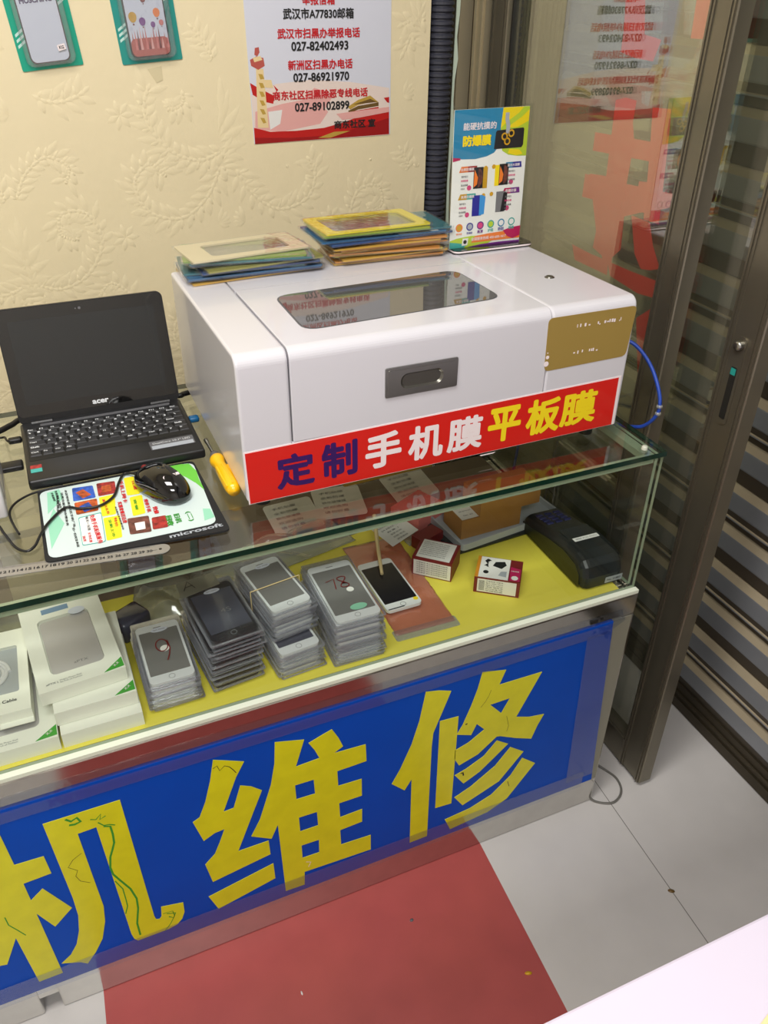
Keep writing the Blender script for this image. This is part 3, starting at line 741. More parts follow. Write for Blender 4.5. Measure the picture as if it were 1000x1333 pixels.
for q, mi in (([(140, 190), (252, 174), (270, 240), (148, 262)], 2), ([(272, 165), (372, 150), (382, 215), (284, 234)], 4), ([(152, 270), (275, 245), (285, 310), (165, 335)], 3), ([(286, 240), (372, 222), (380, 330), (304, 344)], 5), ([(310, 352), (400, 336), (414, 455), (330, 475)], 5), ([(420, 135), (478, 125), (510, 220), (440, 230)], 5), ([(452, 240), (520, 225), (540, 325), (472, 342)], 5), ([(440, 355), (556, 338), (574, 425), (456, 442)], 6), ([(572, 350), (650, 336), (664, 400), (580, 415)], 4)):
    pq(q, mi, .003, .0001)
pq([(160, 215), (200, 195), (245, 225), (200, 245)], 3, 0, .0003); pq([(180, 290), (230, 265), (260, 300), (210, 320)], 2, 0, .0003); pq([(480, 380), (535, 370), (540, 410), (490, 420)], 10, 0, .0003); pq([(300, 180), (350, 170), (355, 205), (305, 215)], 3, 0, .0003)
pq([(175, 350), (300, 320), (325, 480), (198, 502)], 11, .003, .0001); pq([(179, 354), (297, 326), (320, 477), (201, 498)], 10, .003, .0002)
# small vertical lines of writing on the mat's advert
tx = MB()
def pt_(s, a_, b_, h, mi, bold=.02):
    pa, pb = Vector(padxy(*a_)), Vector(padxy(*b_)); u = (pb - pa); Lg = u.length; u.normalize()
    fr = ((pa.x, pa.y, ZP + .0012), (u.x, u.y, 0), (-u.y, u.x, 0))
    tx.text(s, fr, (Lg / 2, 0), Lg, h, bold, mi)
pt_('免费手机贴膜服务', (248, 335), (298, 490), .0068, 1, .03); pt_('每天一元钱', (220, 345), (236, 420), .004, 0); pt_('全场优惠', (235, 430), (245, 485), .004, 1); pt_('抽奖', (206, 450), (212, 482), .004, 1)
pt_('手机上网卡', (404, 150), (432, 270), .006, 1, .03); pt_('实惠套餐送话费', (398, 265), (430, 380), .0062, 1, .03); pt_('本店推出多种优惠活动', (376, 290), (420, 415), .0026, 0)
pt_('维修手机', (540, 250), (562, 320), .006, 1, .03); pt_('快修', (590, 290), (602, 330), .007, 1, .04)
pt_('回收', (662, 340), (680, 395), .0085, 2, .04); pt_('旧机', (706, 330), (724, 378), .0085, 2, .03); pt_('(二)', (766, 318), (790, 368), .008, 2)
for i_, (a_, b_) in enumerate((((30, 215), (48, 262)), ((52, 205), (80, 300)), ((62, 230), (66, 330)), ((84, 215), (118, 395)), ((105, 200), (155, 400)))):
    pt_(('手机维修', '免费送货上门服务', '贴膜换屏', '话费充值宽带办理业务', '本店地址商东社区手机广场')[i_], a_, b_, .0034, 0)
pt_('扫一扫关注本店', (148, 405), (176, 510), .0034, 0, .03)
pt_('满送大礼包', (310, 250), (340, 330), .0038, 1); pt_('全新上市', (345, 360), (370, 455), .004, 2); pt_('特价', (375, 350), (385, 400), .004, 1); pt_('优惠', (470, 150), (485, 200), .004, 1); pt_('套餐', (480, 250), (495, 310), .004, 2)
tx.build('printed_writing', ['ink_black', 'ink_red', 'ink_green'], pr, True)
pa, pb = hit(221, 699, 2, ZP), hit(290, 683, 2, ZP); u = (pb - pa).normalized()
MB().text('microsoft', (tuple(pa), (u.x, u.y, 0), (-u.y, u.x, 0)), ((pb - pa).length / 2, .001), (pb - pa).length, .009, .03, lift=.0002).build('lettering', 'tray_grey', mp_, True)

ms = thing('computer_mouse', 'glossy black wired mouse lying on the printed mouse mat', 'mouse', (-.768, .192, ZP + .0008))
def mouse():
    bm = bmesh.new(); bmesh.ops.create_uvsphere(bm, u_segments=28, v_segments=16, radius=1)
    for v in bm.verts:
        x, y, z = v.co
        hh = .036 * (1 - .35 * max(0, y) ** 2)                 # rear is higher
        wv = .030 * (1 - .12 * (1 - abs(y))) * (1 + .05 * max(0, -y))
        sx = math.copysign(abs(x) ** .85, x)
        v.co = (sx * wv, y * .053, max(z, -.12) * hh + .005 if z > -.12 else .0008)
    return bm
mo = MB(); mo.bm(mouse(), 0, True)
mr_ = math.radians(27)
rotm = lambda p: (p[0] * math.cos(mr_) - p[1] * math.sin(mr_), p[0] * math.sin(mr_) + p[1] * math.cos(mr_), p[2])
mo.v = [rotm(p) for p in mo.v]
msb = mo.build('shell', 'black_gloss', ms)
wv_ = MB(); wv_.lathe([(0, -.003), (.006, -.003), (.007, 0), (.006, .003), (0, .003)], rotm((0, .036, .022)), rotm((1, 0, 0)), 14); wv_.build('scroll_wheel', 'maroon', ms)
ln = MB(); ln.tube([rotm(p) for p in ((-.0005, .052, .011), (0, .040, .0235), (0, .022, .0335), (0, .008, .0375))], .0007, 6); ln.tube([rotm(p) for p in ((-.027, .020, .016), (-.0275, 0, .021), (-.026, -.022, .022))], .0009, 6)
ln.build('button_seam', 'seam_dark', ms)
mu, mvv = Vector(rotm((.98, -.18, 0))), Vector(rotm((.13, .85, .5))).normalized()
MB().text('双飞燕', (rotm((.0045, -.027, .0352)), tuple(mu), tuple(mvv)), (0, 0), .017, .0050, .03).build('lettering', 'vinyl_white', ms)
MB().prism(circ(0, 0, .003), .0002, (rotm((-.0085, -.0245, .0348)), tuple(mu), tuple(mvv))).build('logo_mark', 'vinyl_white', ms)
cz = H + .0028
cpts = [(-.796, .238, H + .012), (-.812, .254, H + .008), (-.824, .232, H + .007), (-.836, .198, H + .0070), (-.858, .180, H + .0070), (-.884, .183, H + .0070), (-.903, .193, H + .0070), (-.927, .164, H + .0072), (-.940, .137, H + .0072), (-.949, .118, H + .0045), (-.960, .112, cz), (-.973, .127, cz), (-.985, .165, cz), (-.994, .190, cz), (-1.02, .186, cz)]
MB().tube(cpts, .0019, 8).build('mouse_cable', 'cable_black', ms, True)

rl = thing('steel_ruler', 'steel ruler with centimetre marks lying along the front edge of the counter glass', 'ruler', (-.9, .06, H))
ra, rb2 = Vector((-.7855, .0515)), Vector((-1.110, .0965))
ru = (rb2 - ra).normalized(); rv = Vector((-ru.y, ru.x)); rw = .0185
# long outline with one rounded end
ol = [(0 + .0105 - .0105 * math.cos(t), .0093 * math.sin(t)) for t in [(-PI / 2 + PI * k / 10) for k in range(11)]]
ol = [(.0105 + .0105 * -math.cos(t), .0093 * math.sin(t)) for t in [(-PI / 2 + PI * k / 10) for k in range(11)]]
FRU = ((ra.x, ra.y, H + .0002), (-ru.x, -ru.y, 0), (ru.y, -ru.x, 0))
out = [(-.0105 + .0105 * math.cos(t), .0105 * math.sin(t)) for t in [-PI / 2 + PI * k / 10 for k in range(11)]] + [(-.322, .0105), (-.322, -.0105)]
MB().prism(out, .0009, FRU, holes=[circ(-.0125, 0, .0022, 12)]).build('blade', 'ruler_steel', rl, True)
tk = MB()
FRT = ((ra.x, ra.y, H + .00125), (-ru.x, -ru.y, 0), (ru.y, -ru.x, 0))
for cm in range(0, 31):
    xx = -.0265 - (30 - cm) * .01
    if xx < -.32: continue
    if cm: tk.text(str(cm), FRT, (xx, -.0018), .0076 if cm > 9 else .0038, .0054, .03)
    for mmk in range(10):
        xm = xx - mmk * .001
        if xm > -.321: tk.prism([(xm - .0001, .0065 if mmk else .005), (xm + .0001, .0065 if mmk else .005), (xm + .0001, .010), (xm - .0001, .010)], .00003, FRT)
tk.prism([(-.0225, -.0018), (-.0165, -.0018), (-.0165, -.0012), (-.0225, -.0012)], .00003, FRT)
tk.build('engraved_marks', 'ink_black', rl, True)

sd = thing('screwdriver', 'screwdriver with a yellow handle lying against the white machine', 'screwdriver', (-.68, .20, H))
A_, B_ = Vector((-.6765, .2375, H + .0128)), Vector((-.6745, .134, H + .0128))
dv = (B_ - A_); Lh = dv.length; dv.normalize()
hp = MB(); prf = [(0, -.002), (.0095, 0), (.0118, .004), (.0118, .012), (.0088, .022), (.0100, .034), (.0112, .06), (.0112, Lh - .012), (.009, Lh - .003), (0, Lh)]
hp.lathe(prf, A_, dv, 20); hp.build('handle', 'screwdriver_yellow', sd, True)
fl_ = MB(); rr_ = Vector((dv.y, -dv.x, 0))
for k in (-1, 0, 1):
    o_ = A_ + dv * .036 + Vector((rr_.x * .0085 * k, rr_.y * .0085 * k, .0098 if k == 0 else .0062))
    fl_.tube([o_, o_ + dv * .06], .0019, 6, spl=0)
fl_.build('grip_flute', 'screwdriver_yellow', sd, True)
MB().lathe([(0, -.016), (.0055, -.016), (.0075, -.010), (.009, 0)], A_, dv, 16).build('collar', 'seam_dark', sd, True)
sk = MB(); sk.lathe([(.0026, -.050), (.0026, -.015)], A_, dv, 10); sk.lathe([(.0008, -.068), (.0036, -.064), (.0036, -.056), (.0026, -.050)], A_, dv, 8); sk.build('shank', 'steel', sd, True)

# white device at the left edge, cables
wb = thing('white_box', 'plain white box at the left end of the counter beside the netbook', 'box', (-1.07, .30, H))
MB().rbox(-1.18, -.9775, .206, .325, H + .0003, H + .085, .004, 2).build('case', 'white_plastic', wb, True)
MB().prism([(.225, H + .02), (.31, H + .02), (.31, H + .06), (.225, H + .06)], .0004, ((-.9775, 0, 0), (0, 1, 0), (0, 0, 1)), holes=[[(.227, H + .022), (.308, H + .022), (.308, H + .058), (.227, H + .058)]]).build('printed_frame', 'ink_grey', wb, True)
c2 = MB().tube([(-.90, .262, cz), (-.938, .258, cz), (-.96, .246, cz), (-.972, .230, cz), (-.976, .21, cz), (-.972, .18, cz), (-.966, .15, cz + .004)], .0017, 8).build('black_cable', 'cable_black')
tag(c2, 'thin black cable looped on the glass in front of the netbook corner', 'cable')
pw = thing('power_cable', 'thick black power cable running behind the netbook along the wall edge of the counter', 'cable', (-.85, .49, H))
MB().tube([(-1.05, .44, H + .0055), (-.985, .466, H + .0055), (-.959, .485, H + .0055), (-.93, .503, H + .0055), (-.80, .51, H + .0055), (-.69, .492, H + .0055), (-.672, .4955, H + .0055), (-.640, .503, H + .0055)], .0048, 10).build('cord', 'cable_black', pw, True)
pl_ = thing('usb_plug', 'small black plug with a bent cable at the left side of the netbook', 'plug', (-.957, .418, H))
MB().rbox(-.966, -.9455, .412, .424, H + .006, H + .015, .003, 2).build('plug_body', 'cable_black', pl_, True)
MB().tube([(-.966, .418, H + .0105), (-.9685, .425, H + .0105), (-.970, .435, H + .009), (-.975, .452, H + .0022), (-1.0, .45, H + .0022), (-1.03, .43, H + .0022)], .0018, 8).build('plug_cable', 'cable_black', pl_, True)
ad = thing('power_adapter', 'flat black adapter lying half hidden between the white box and the netbook', 'adapter', (-.962, .35, H))
MB().rbox(-1.03, -.949, .333, .356, H + .0003, H + .0095, .003, 2).build('adapter_case', 'black_plastic', ad, True)
bp_ = thing('blue_plug', 'short blue cable plug beside the right side of the netbook', 'plug', (-.675, .395, H))
MB().rbox(-.6855, -.6685, .388, .402, H + .0005, H + .010, .003, 2).build('plug_body', 'card_blue', bp_, True)
bcb = thing('blue_cable', 'blue cable arching from the right side of the white machine down to the counter corner', 'cable', (.03, .13, H))
MB().tube([(-.044, .195, .985), (-.012, .178, .990), (.018, .160, .988), (.032, .125, .963), (.035, .093, .925), (.033, .083, .893), (.028, .100, .862), (.022, .130, .845), (.022, .25, .80), (.03, .45, .70), (.035, .50, .4), (.035, .52, .004)], .0032, 8).build('cord', 'cable_blue', bcb, True)
MB().tube([(-.044, .185, .978), (-.018, .172, .986), (.006, .166, .9925)], .0026, 8).build('second_lead', 'cable_blue', bcb, True)
for k, zz in enumerate((.903, .890)):
    MB().lathe([(.0034, -.003), (.0052, -.002), (.0052, .002), (.0034, .003)], (.0335, .0835, zz), (0, .05, 1), 10).build('cable_tie', 'bag_film', bcb, True)

# ================================================================== screen protector packs on the machine
def pack(colour, label, loc, rz, L=.205, W=.108, group=None, tilt=-.03, hole=True, tab=None, big=False):
    '''a clear pouch with a windowed colour card inside'''
    r = thing('screen_protector_pack', label, 'film pack', loc, rz, group); r.rotation_euler = (tilt, random.uniform(-.001, .001), rz)
    hw = [rrect(-L * (.39 if big else .30), L * (.39 if big else .36), -W * (.37 if big else .31), W * (.37 if big else .31), .008)] if hole else []
    MB().prism(rrect(-L / 2 + .003, L / 2 - .003, -W / 2 + .003, W / 2 - .003, .004), .0027, UP(.0003), holes=hw).build('card_frame', colour, r)
    if tab: MB().prism(rrect(L * .10, L * .42, -W * .47, -W * .37, .001, 2), .0002, UP(.0031)).build('printed_tab', tab, r)
    po = MB(); po.prism(rrect(-L / 2, L / 2, -W / 2, W / 2, .003), .0034, UP(0)); po.build('pouch', 'pouch', r)
    return r
rp = random.Random(11)
left = [('card_gold', None), ('card_navy', 'paper_white'), ('card_blue', None), ('card_teal', 'paper_white'), ('card_navy', None), ('card_olive', None), ('card_blue', 'paper_white'), ('card_teal', 'paper_white'), ('card_green', None), ('card_cream', None)]
names = {'card_gold': 'gold', 'card_navy': 'navy blue', 'card_blue': 'blue', 'card_teal': 'teal', 'card_olive': 'olive', 'card_green': 'green', 'card_cream': 'cream', 'card_orange': 'orange', 'card_yellow': 'yellow'}
for k, (c, tab) in enumerate(left):
    L = .225 if k < 3 else .20; o = ORD[len(left) - 1 - k]
    y = .462 + rp.uniform(-.008, .008) + (.004 if k > 6 else 0); x = -.546 + rp.uniform(-.014, .014) + (-.006 if k == 9 else 0)
    pack(c, 'film pack with %s card, %s of the left machine pile' % (names[c], o), (x, y, mz(y) + .0006 + k * .0037), rp.uniform(-.17, .09) if k < 9 else .09, L, .112, 'screen protector packs in the left pile', tab=tab)
right = [('card_gold', None), ('card_orange', None), ('card_gold', None), ('card_yellow', None), ('card_orange', None), ('card_gold', None), ('card_orange', None), ('card_gold', None), ('card_orange', None), ('card_navy', None), ('card_blue', 'paper_white'), ('card_teal', None), ('card_green', None), ('card_yellow', None)]
for k, (c, tab) in enumerate(right):
    o = ORD[len(right) - 1 - k]; L = .20 if k < 9 else (.232 if k < 12 else .195); W = .108 if k < 9 else .125
    y = .461 + rp.uniform(-.006, .006) + (.012 if k >= 9 else 0); x = -.312 + rp.uniform(-.010, .010) + (.0 if k < 12 else -.012)
    pack(c, 'film pack with %s card, %s of the right machine pile' % (names[c], o), (x, y, mz(y) + .0006 + k * .0039), rp.uniform(-.14, .0) if k < 9 else rp.uniform(-.05, .08), L, W, 'screen protector packs in the right pile', tab=tab, big=k > 11)

# ================================================================== acrylic sign stand
YA = .441
ac = thing('acrylic_sign_stand', 'clear acrylic stand with a colourful film poster on the back right of the white machine', 'sign stand', (-.125, .418, mz(.418) + .0006), 0)
ac.rotation_euler = (-.03, 0, 0)
ab = MB(); ab.prism(rrect(-.071, .085, -.020, .030, .010, 5), .0018, UP(.0)); ab.prism(rrect(-.071, .085, -.020, .030, .010, 5), .0026, UP(.0018), mi=1); ab.prism(rrect(-.071, .085, -.020, .030, .010, 5), .0012, UP(.0044), mi=0)
ab.build('stand_base', ['acrylic_base', 'vinyl_white'], ac)
PW, PH = .0765, .221
ap = MB(); ap.box(-PW, PW - .001, -.0035, -.0012, .0057, PH + .008); ap.box(-PW, PW - .001, .0012, .0035, .0057, PH + .008)
ap.build('acrylic_sheet', 'acrylic', ac)
pa_ = MB(); pa_.box(-PW + .003, PW - .010, -.0008, .0008, .0059, PH + .004)
pst = pa_.build('printed_poster', 'poster_white', ac)
YP = -.0010; XA, XB, ZA, ZB = -PW + .003, PW - .010, .0059, PH + .004
def au(u, v): return (XA + (XB - XA) * u, ZA + (ZB - ZA) * v)      # u to the right, v upwards, 0..1
ar = MB(); AM = ['sky_blue', 'deep_blue', 'lime', 'bright_yellow', 'magenta', 'orange', 'purple', 'turquoise', 'ink_black', 'pic_brown', 'pink', 'ink_grey', 'paper_white', 'card_gold', 'tray_grey', 'header_blue', 'pic_red']
lay2 = [0]
def aq(pts, mi, lift=0.0): lay2[0] += 1; ar.prism([au(*p) for p in pts], .00002, FR(YP - lift - lay2[0] * .000004), mi=mi)
aq([(0, .668), (.12, .660), (.30, .655), (.45, .668), (.55, .69), (.62, .74), (.64, .86), (.70, 1), (0, 1)], 15)
aq([(.02, .70), (.3, .67), (.5, .70), (.55, .85), (.45, .95), (.2, .99), (.04, .96)], 15, .0001)
aq([(0, .645), (.10, .655), (.10, .668), (0, .675)], 4, .0001)
aq([(.66, .70), (.75, .668), (.88, .655), (1, .652), (1, 1), (.64, 1), (.62, .86)], 2)
aq([(.64, 1), (.62, .86), (.70, .90), (.86, .96), (.92, 1)], 3, .0001); aq([(.70, .86), (.9, .93), (1, .98), (1, .90), (.85, .86)], 3, .0001)
aq([(.74, .68), (.86, .66), (.95, .668), (.9, .70), (.76, .71)], 3, .0001)
ph = [au(*p) for p in ((.545, .715), (.925, .715), (.945, .735), (.945, .845), (.93, .855), (.575, .845), (.56, .835))]
ar.prism(ph, .00006, FR(YP - .0002), mi=8)
ar.prism(stroke([au(*p) for p in ((.70, .965), (.70, .92), (.72, .88), (.72, .82))], .0072), .00006, FR(YP - .0003), mi=14)
for cx, cy in ((.68, .80), (.77, .82), (.72, .765)): ar.prism(circ(*au(cx, cy), .0060), .00006, FR(YP - .0003), mi=13); ar.prism(circ(*au(cx, cy), .0035), .00006, FR(YP - .0004), mi=8)
for (x0, y0, mi1, mi2, side) in ((.09, .565, 5, 16, 0), (.70, .572, 15, 1, 1), (.09, .365, 13, 7, 0), (.70, .382, 4, 6, 1)):
    aq([(x0, y0), (x0 + .12, y0), (x0 + .12, y0 + .042), (x0 + .03, y0 + .042)], mi1, .0001); aq([(x0 + .12, y0), (x0 + .25, y0), (x0 + .24, y0 + .042), (x0 + .12, y0 + .042)], mi2, .0001)
for (x0, y0, m1, m2) in ((.29, .44, 8, 13), (.64, .45, 8, 3), (.29, .235, 1, 0), (.62, .248, 11, 8)):
    q = [(x0, y0), (x0 + .13, y0), (x0 + .13, y0 + .155), (x0, y0 + .155)]
    aq(q, m1, .0001)
    if m1 == 8:
        s_ = 1 if m2 == 13 else -1
        ar.prism([au(x0 + (0 if s_ > 0 else .0) + .065 + .06 * math.cos(t) * 1, y0 + .078 + .07 * math.sin(t)) for t in [PI * k / 8 - PI / 2 for k in range(9)]] , .00006, FR(YP - .0002), mi=9)
        aq([(x0 + .005, y0 + .01), (x0 + .05, y0 + .03), (x0 + .06, y0 + .08), (x0 + .01, y0 + .14)], 5, .0003)
        xx = x0 + .13 if m2 == 13 else x0 - .06; aq([(xx, y0 - .002), (xx + .06, y0 - .002), (xx + .06, y0 + .15), (xx, y0 + .15)], m2, .0001)
    elif m1 == 1: aq([(x0 + .10, y0), (x0 + .17, y0 + .01), (x0 + .18, y0 + .14), (x0 + .13, y0 + .155), (x0 + .10, y0 + .155)], 0, .0002)
    else: aq([(x0 + .07, y0), (x0 + .15, y0 + .01), (x0 + .155, y0 + .16), (x0 + .10, y0 + .14)], 8, .0002)
for x, y in ((.45, .585), (.56, .59), (.44, .385), (.55, .39)): ar.prism(circ(*au(x, y), .0036, 10), .00006, FR(YP - .0002), mi=13)
for (x, y, al) in ((.155, .525, 0), (.83, .535, 0), (.155, .325, 0), (.80, .345, 0)):
    pass
for x, y in ((.235, .45), (.815, .468), (.225, .25), (.785, .272)): ar.prism(circ(*au(x, y), .0042, 14), .00006, FR(YP - .0001), mi=10)
for k, (mi) in enumerate((5, 1, 6, 7, 15, 7)):
    ar.prism(circ(*au(.125 + .148 * k, .155 + .006 * k * .3), .0068, 18), .00006, FR(YP - .0001), mi=mi); ar.prism(circ(*au(.125 + .148 * k, .155 + .006 * k * .3), .0048, 16), .00006, FR(YP - .0002), mi=(12 if k == 5 else 14 if k == 1 else (13, 0, 10, 2, 12, 12)[k]))
aq([(0, 0), (.5, 0), (.6, .03), (.5, .075), (.3, .085), (.1, .075), (0, .06)], 2, .0001); aq([(0, 0), (.2, 0), (.25, .02), (.1, .04), (0, .05)], 7, .0002)
aq([(.3, .03), (1, .03), (1, .10), (.8, .095), (.55, .09), (.35, .08)], 5, .00015); aq([(.75, .10), (.85, .118), (1, .125), (1, .05), (.9, .03), (.82, .05)], 4, .0002); aq([(.25, 0), (.45, .012), (.7, .015), (1, .012), (1, 0)], 6, .0002)
aq([(.17, .015), (.25, .015), (.26, .07), (.18, .07)], 12, .0003); ar.prism(circ(*au(.215, .042), .0035, 10), .00006, FR(YP - .0004), mi=8)
ar.build('printed_artwork', AM, pst)
aw = MB()
def at(s, u0, u1, v, mi, h=None, bold=.02, lift=.0005):
    a_, b_ = au(u0, v), au(u1, v); aw.text(s, FR(YP - lift), ((a_[0] + b_[0]) / 2, a_[1]), b_[0] - a_[0], h, bold, mi)
at('能硬抗摸的', .12, .56, .885, 0, .0115, .02); at('防爆膜', .12, .50, .785, 1, .017, .05)
at('全屏防爆膜', .11, .29, .586, 0, None, .02); at('蓝光水凝膜', .75, .92, .593, 0, None, .02); at('高清防爆膜', .13, .31, .386, 0, None, .02); at('软磨砂膜', .745, .90, .403, 0, None, .02)
for x, y in ((.12, .535), (.77, .548), (.11, .335), (.745, .36)):
    at('保护视力', x, x + .09, y, 3); at('防摔防爆', x, x + .095, y - .03, 4); at('贴合屏幕', x, x + .095, y - .062, 2); at('体验价', x, x + .055, y - .088, 2)
for k, s in enumerate(('抗冲击', '防指纹', '高清', '护眼', '防刮', '顺滑')): at(s, .085 + .148 * k, .165 + .148 * k, .108 + .002 * k, (5, 6, 7, 8, 6, 8)[k])
at('全国服务热线 400-600-1617', .30, .80, .058, 0, None, .02)
aw.build('printed_writing', ['vinyl_white', 'bright_yellow', 'ink_grey', 'ink_grey', 'pink', 'orange', 'deep_blue', 'purple', 'turquoise'], pst)

# ================================================================== things on the wall
YW = D - .0006
po = thing('notice_poster', 'white notice poster with red and black hotline numbers taped to the cream wall', 'poster', (-.265, D, 1.3))
PX0, PX1, PZ0, PZ1 = -.412, -.117, 1.2035, 1.60
FW = FR(YW - .0006)
pb_ = MB(); pb_.prism([(PX0, PZ0), (PX1, PZ0 + .002), (PX1 - .002, PZ1), (PX0 - .003, PZ1)], .0005, FR(YW)); pbo = pb_.build('sheet', 'poster_paper', po, True)
def wp(zx, zy): p = hit(300 + zx * .26, zy * .26, 1, YW - .001); return (p.x, p.z)
pa2 = MB()
lay = [0]
def wq_(pts, mi, lift=0.0): lay[0] += 1; pa2.prism([wp(*p) for p in pts][::-1], .00002, FR(YW - .0006 - lay[0] * .000018), mi=mi)
PMs = ['poster_pale', 'poster_pink', 'poster_red', 'poster_dark_red', 'poster_cream', 'poster_gold', 'poster_brown', 'paper_white', 'terracotta']
wq_([(105, 480), (230, 420), (400, 400), (600, 410), (795, 440), (795, 675), (124, 722)], 0)
wq_([(125, 560), (260, 520), (420, 490), (490, 560), (450, 620), (260, 660), (125, 650)], 1, .0001)
wq_([(340, 520), (420, 440), (520, 470), (480, 540)], 1, .0001)
wq_([(190, 560), (260, 550), (250, 620), (200, 650)], 7, .0002)
wq_([(118, 640), (200, 660), (330, 655), (470, 640), (560, 615), (640, 585), (795, 545), (795, 672), (124, 722)], 2, .0003)
wq_([(122, 690), (300, 690), (480, 680), (640, 640), (795, 590), (795, 672), (124, 722)], 3, .0004)
wq_([(440, 690), (520, 660), (600, 655), (500, 690)], 5, .0005)
wq_([(98, 415), (140, 440), (190, 465), (220, 480), (215, 520), (170, 510), (112, 475)], 2, .0004)
wq_([(215, 425), (240, 450), (232, 460), (222, 440)], 2, .0004)
wq_([(128, 345), (165, 345), (192, 640), (138, 640)], 4, .0002); wq_([(98, 300), (130, 282), (165, 290), (172, 330), (140, 350), (104, 330)], 8, .0003); wq_([(112, 290), (150, 280), (160, 300), (120, 312)], 4, .0004)
wq_([(122, 240), (142, 236), (146, 262), (135, 282), (120, 275)], 8, .0003)
wq_([(170, 400), (205, 400), (215, 440), (175, 440)], 4, .0002)
for i_ in range(6): wq_([(140 + i_ * 2, 370 + i_ * 44), (160 + i_ * 2, 372 + i_ * 44), (170 + i_ * 2, 395 + i_ * 44), (150 + i_ * 3, 398 + i_ * 44)], 5, .0003)
wq_([(588, 535), (640, 500), (700, 478), (742, 512), (700, 512), (640, 525), (600, 548)], 5, .0003); wq_([(590, 555), (640, 530), (742, 512), (742, 530), (640, 548), (595, 568)], 6, .0004); wq_([(600, 560), (742, 535), (742, 560), (610, 580)], 2, .0004)
wq_([(610, 525), (700, 495), (735, 510), (650, 520)], 6, .0004)
wq_([(768, 490), (795, 485), (795, 515), (785, 512)], 2, .0004)
wq_([(530, 570), (600, 560), (795, 535), (795, 560), (640, 590), (560, 600)], 1, .0002)
pa2.build('printed_picture', PMs, pbo, True)
def wt(s, x0, x1, y0, y1, ml, bold=.03, k=1.0):
    c = wp((x0 + x1) / 2, (y0 + y1) / 2); a_, b_ = wp(x0, (y0 + y1) / 2), wp(x1, (y0 + y1) / 2)
    MB().text(s, FR(YW - .0016), c, b_[0] - a_[0], k, bold).build('text_line', ml, pbo, True)
hz_ = lambda px: px * .26 * (PX1 - PX0) / 176.
wt('举报信箱', 358, 523, -24, 18, 'ink_red', .03, hz_(40)); wt('武汉市A77830邮箱', 265, 620, 46, 88, 'ink_black', .03, hz_(42)); wt('武汉市扫黑办举报电话', 238, 652, 140, 190, 'ink_red', .03, hz_(40))
wt('027-82402493', 306, 592, 210, 248, 'ink_black', .03, hz_(36)); wt('新洲区扫黑办电话', 290, 614, 298, 346, 'ink_red', .03, hz_(40)); wt('027-86921970', 316, 596, 364, 404, 'ink_black', .03, hz_(36))
wt('商东社区扫黑除恶专线电话', 216, 692, 444, 496, 'ink_red', .03, hz_(38)); wt('027-89102899', 324, 597, 512, 550, 'ink_black', .03, hz_(36)); wt('商东社区 宣', 520, 726, 598, 640, 'ink_black', .03, hz_(36))
wt('扫黑除恶专项斗争', 230, 660, -110, -60, 'ink_red', .03, hz_(48))

def blister(px_outer, label, card, face, loc_x, name_):
    q = [hit(u, v, 1, YW - .001) for u, v in px_outer]; q = [(p.x, p.z) for p in q]
    r = thing('phone_case_pack', label, 'phone case pack', ((q[1][0] + q[2][0]) / 2, D, q[1][1]), 0, 'phone cases hanging on the wall')
    bl, br = Vector(q[1]), Vector(q[2]); up = (Vector(q[0]) - bl); u = (br - bl); W_ = u.length; u.normalize(); v = Vector((-u.y, u.x)); Hh = .175
    fr = ((bl.x, YW - .0005, bl.y), (u.x, 0, u.y), (v.x, 0, v.y))
    MB().prism(rrect(0, W_, 0, Hh, .003), .0007, fr).build('backing_card', card, r, True)
    st = MB()
    for sx, sy in ((.004, .035), (.004, .0435), (.004, .052), (W_ - .024, .088), (W_ - .024, .0965), (W_ - .024, .105)):
        MB().prism([(sx, sy), (sx + .020, sy + .012), (sx + .020, sy + .0165), (sx, sy + .0045)], .0001, fr, base=.0008).build('white_stripe', 'mint', r, True)
    x0, x1, y0, y1 = W_ * .17, W_ * .82, .010, .158
    cs = MB().prism(rrect(x0, x1, y0, y1, .010), .009, fr, base=.0009).build('phone_case', 'black_plastic', r, True)
    MB().prism(rrect(x0 + .002, x1 - .002, y0 + .002, y1 - .002, .009), .0006, fr, base=.0099).build('case_face', face, cs, True)
    bm_ = MB(); o_ = rrect(W_ * .10, W_ * .90, .006, .166, .012); i2 = rrect(W_ * .115, W_ * .885, .0075, .164, .011)
    bm_.prism(o_, .0125, fr, base=.0009, holes=[i2]); bm_.prism(i2, .0003, fr, base=.0128); bm_.build('clear_blister', 'pouch', r, True)
    return r, cs, fr, W_, (x0, x1, y0, y1)
r1, cs1, f1, W1, b1 = blister([(5, 0), (30, 94), (109, 84), (88, 0)], 'green-backed phone case pack with a pale lettered case at the wall top left', 'teal', 'case_white', 0, 'a')
zl = MB(); zl.text('MOSCHINO', f1, ((b1[0] + b1[1]) / 2, b1[2] + .0935), (b1[1] - b1[0]) * .80, .0085, .05, lift=.0107); zl.build('case_lettering', 'purple_navy', cs1, True)
tg = MB(); tg.prism([(b1[1] - .018, b1[2] + .016), (b1[1] - .005, b1[2] + .018), (b1[1] - .006, b1[2] + .027), (b1[1] - .019, b1[2] + .025)], .0003, f1, base=.0131); tgo = tg.build('size_tag', 'vinyl_white', r1, True)
MB().text('KG', f1, (b1[1] - .012, b1[2] + .0215), .008, .005, .03, lift=.0136).build('lettering', 'ink_black', tgo, True)
r2, cs2, f2, W2, b2 = blister([(145, 0), (160, 85), (238, 77), (219, 0)], 'green-backed phone case pack showing hot-air balloons over red rocks', 'teal_pale', 'case_white', 0, 'b')
bal = MB(); BM = ['terracotta', 'pink_card', 'maroon', 'card_gold', 'purple', 'orange', 'poster_pink']
x0, x1, y0, y1 = b2
rb_ = random.Random(5)
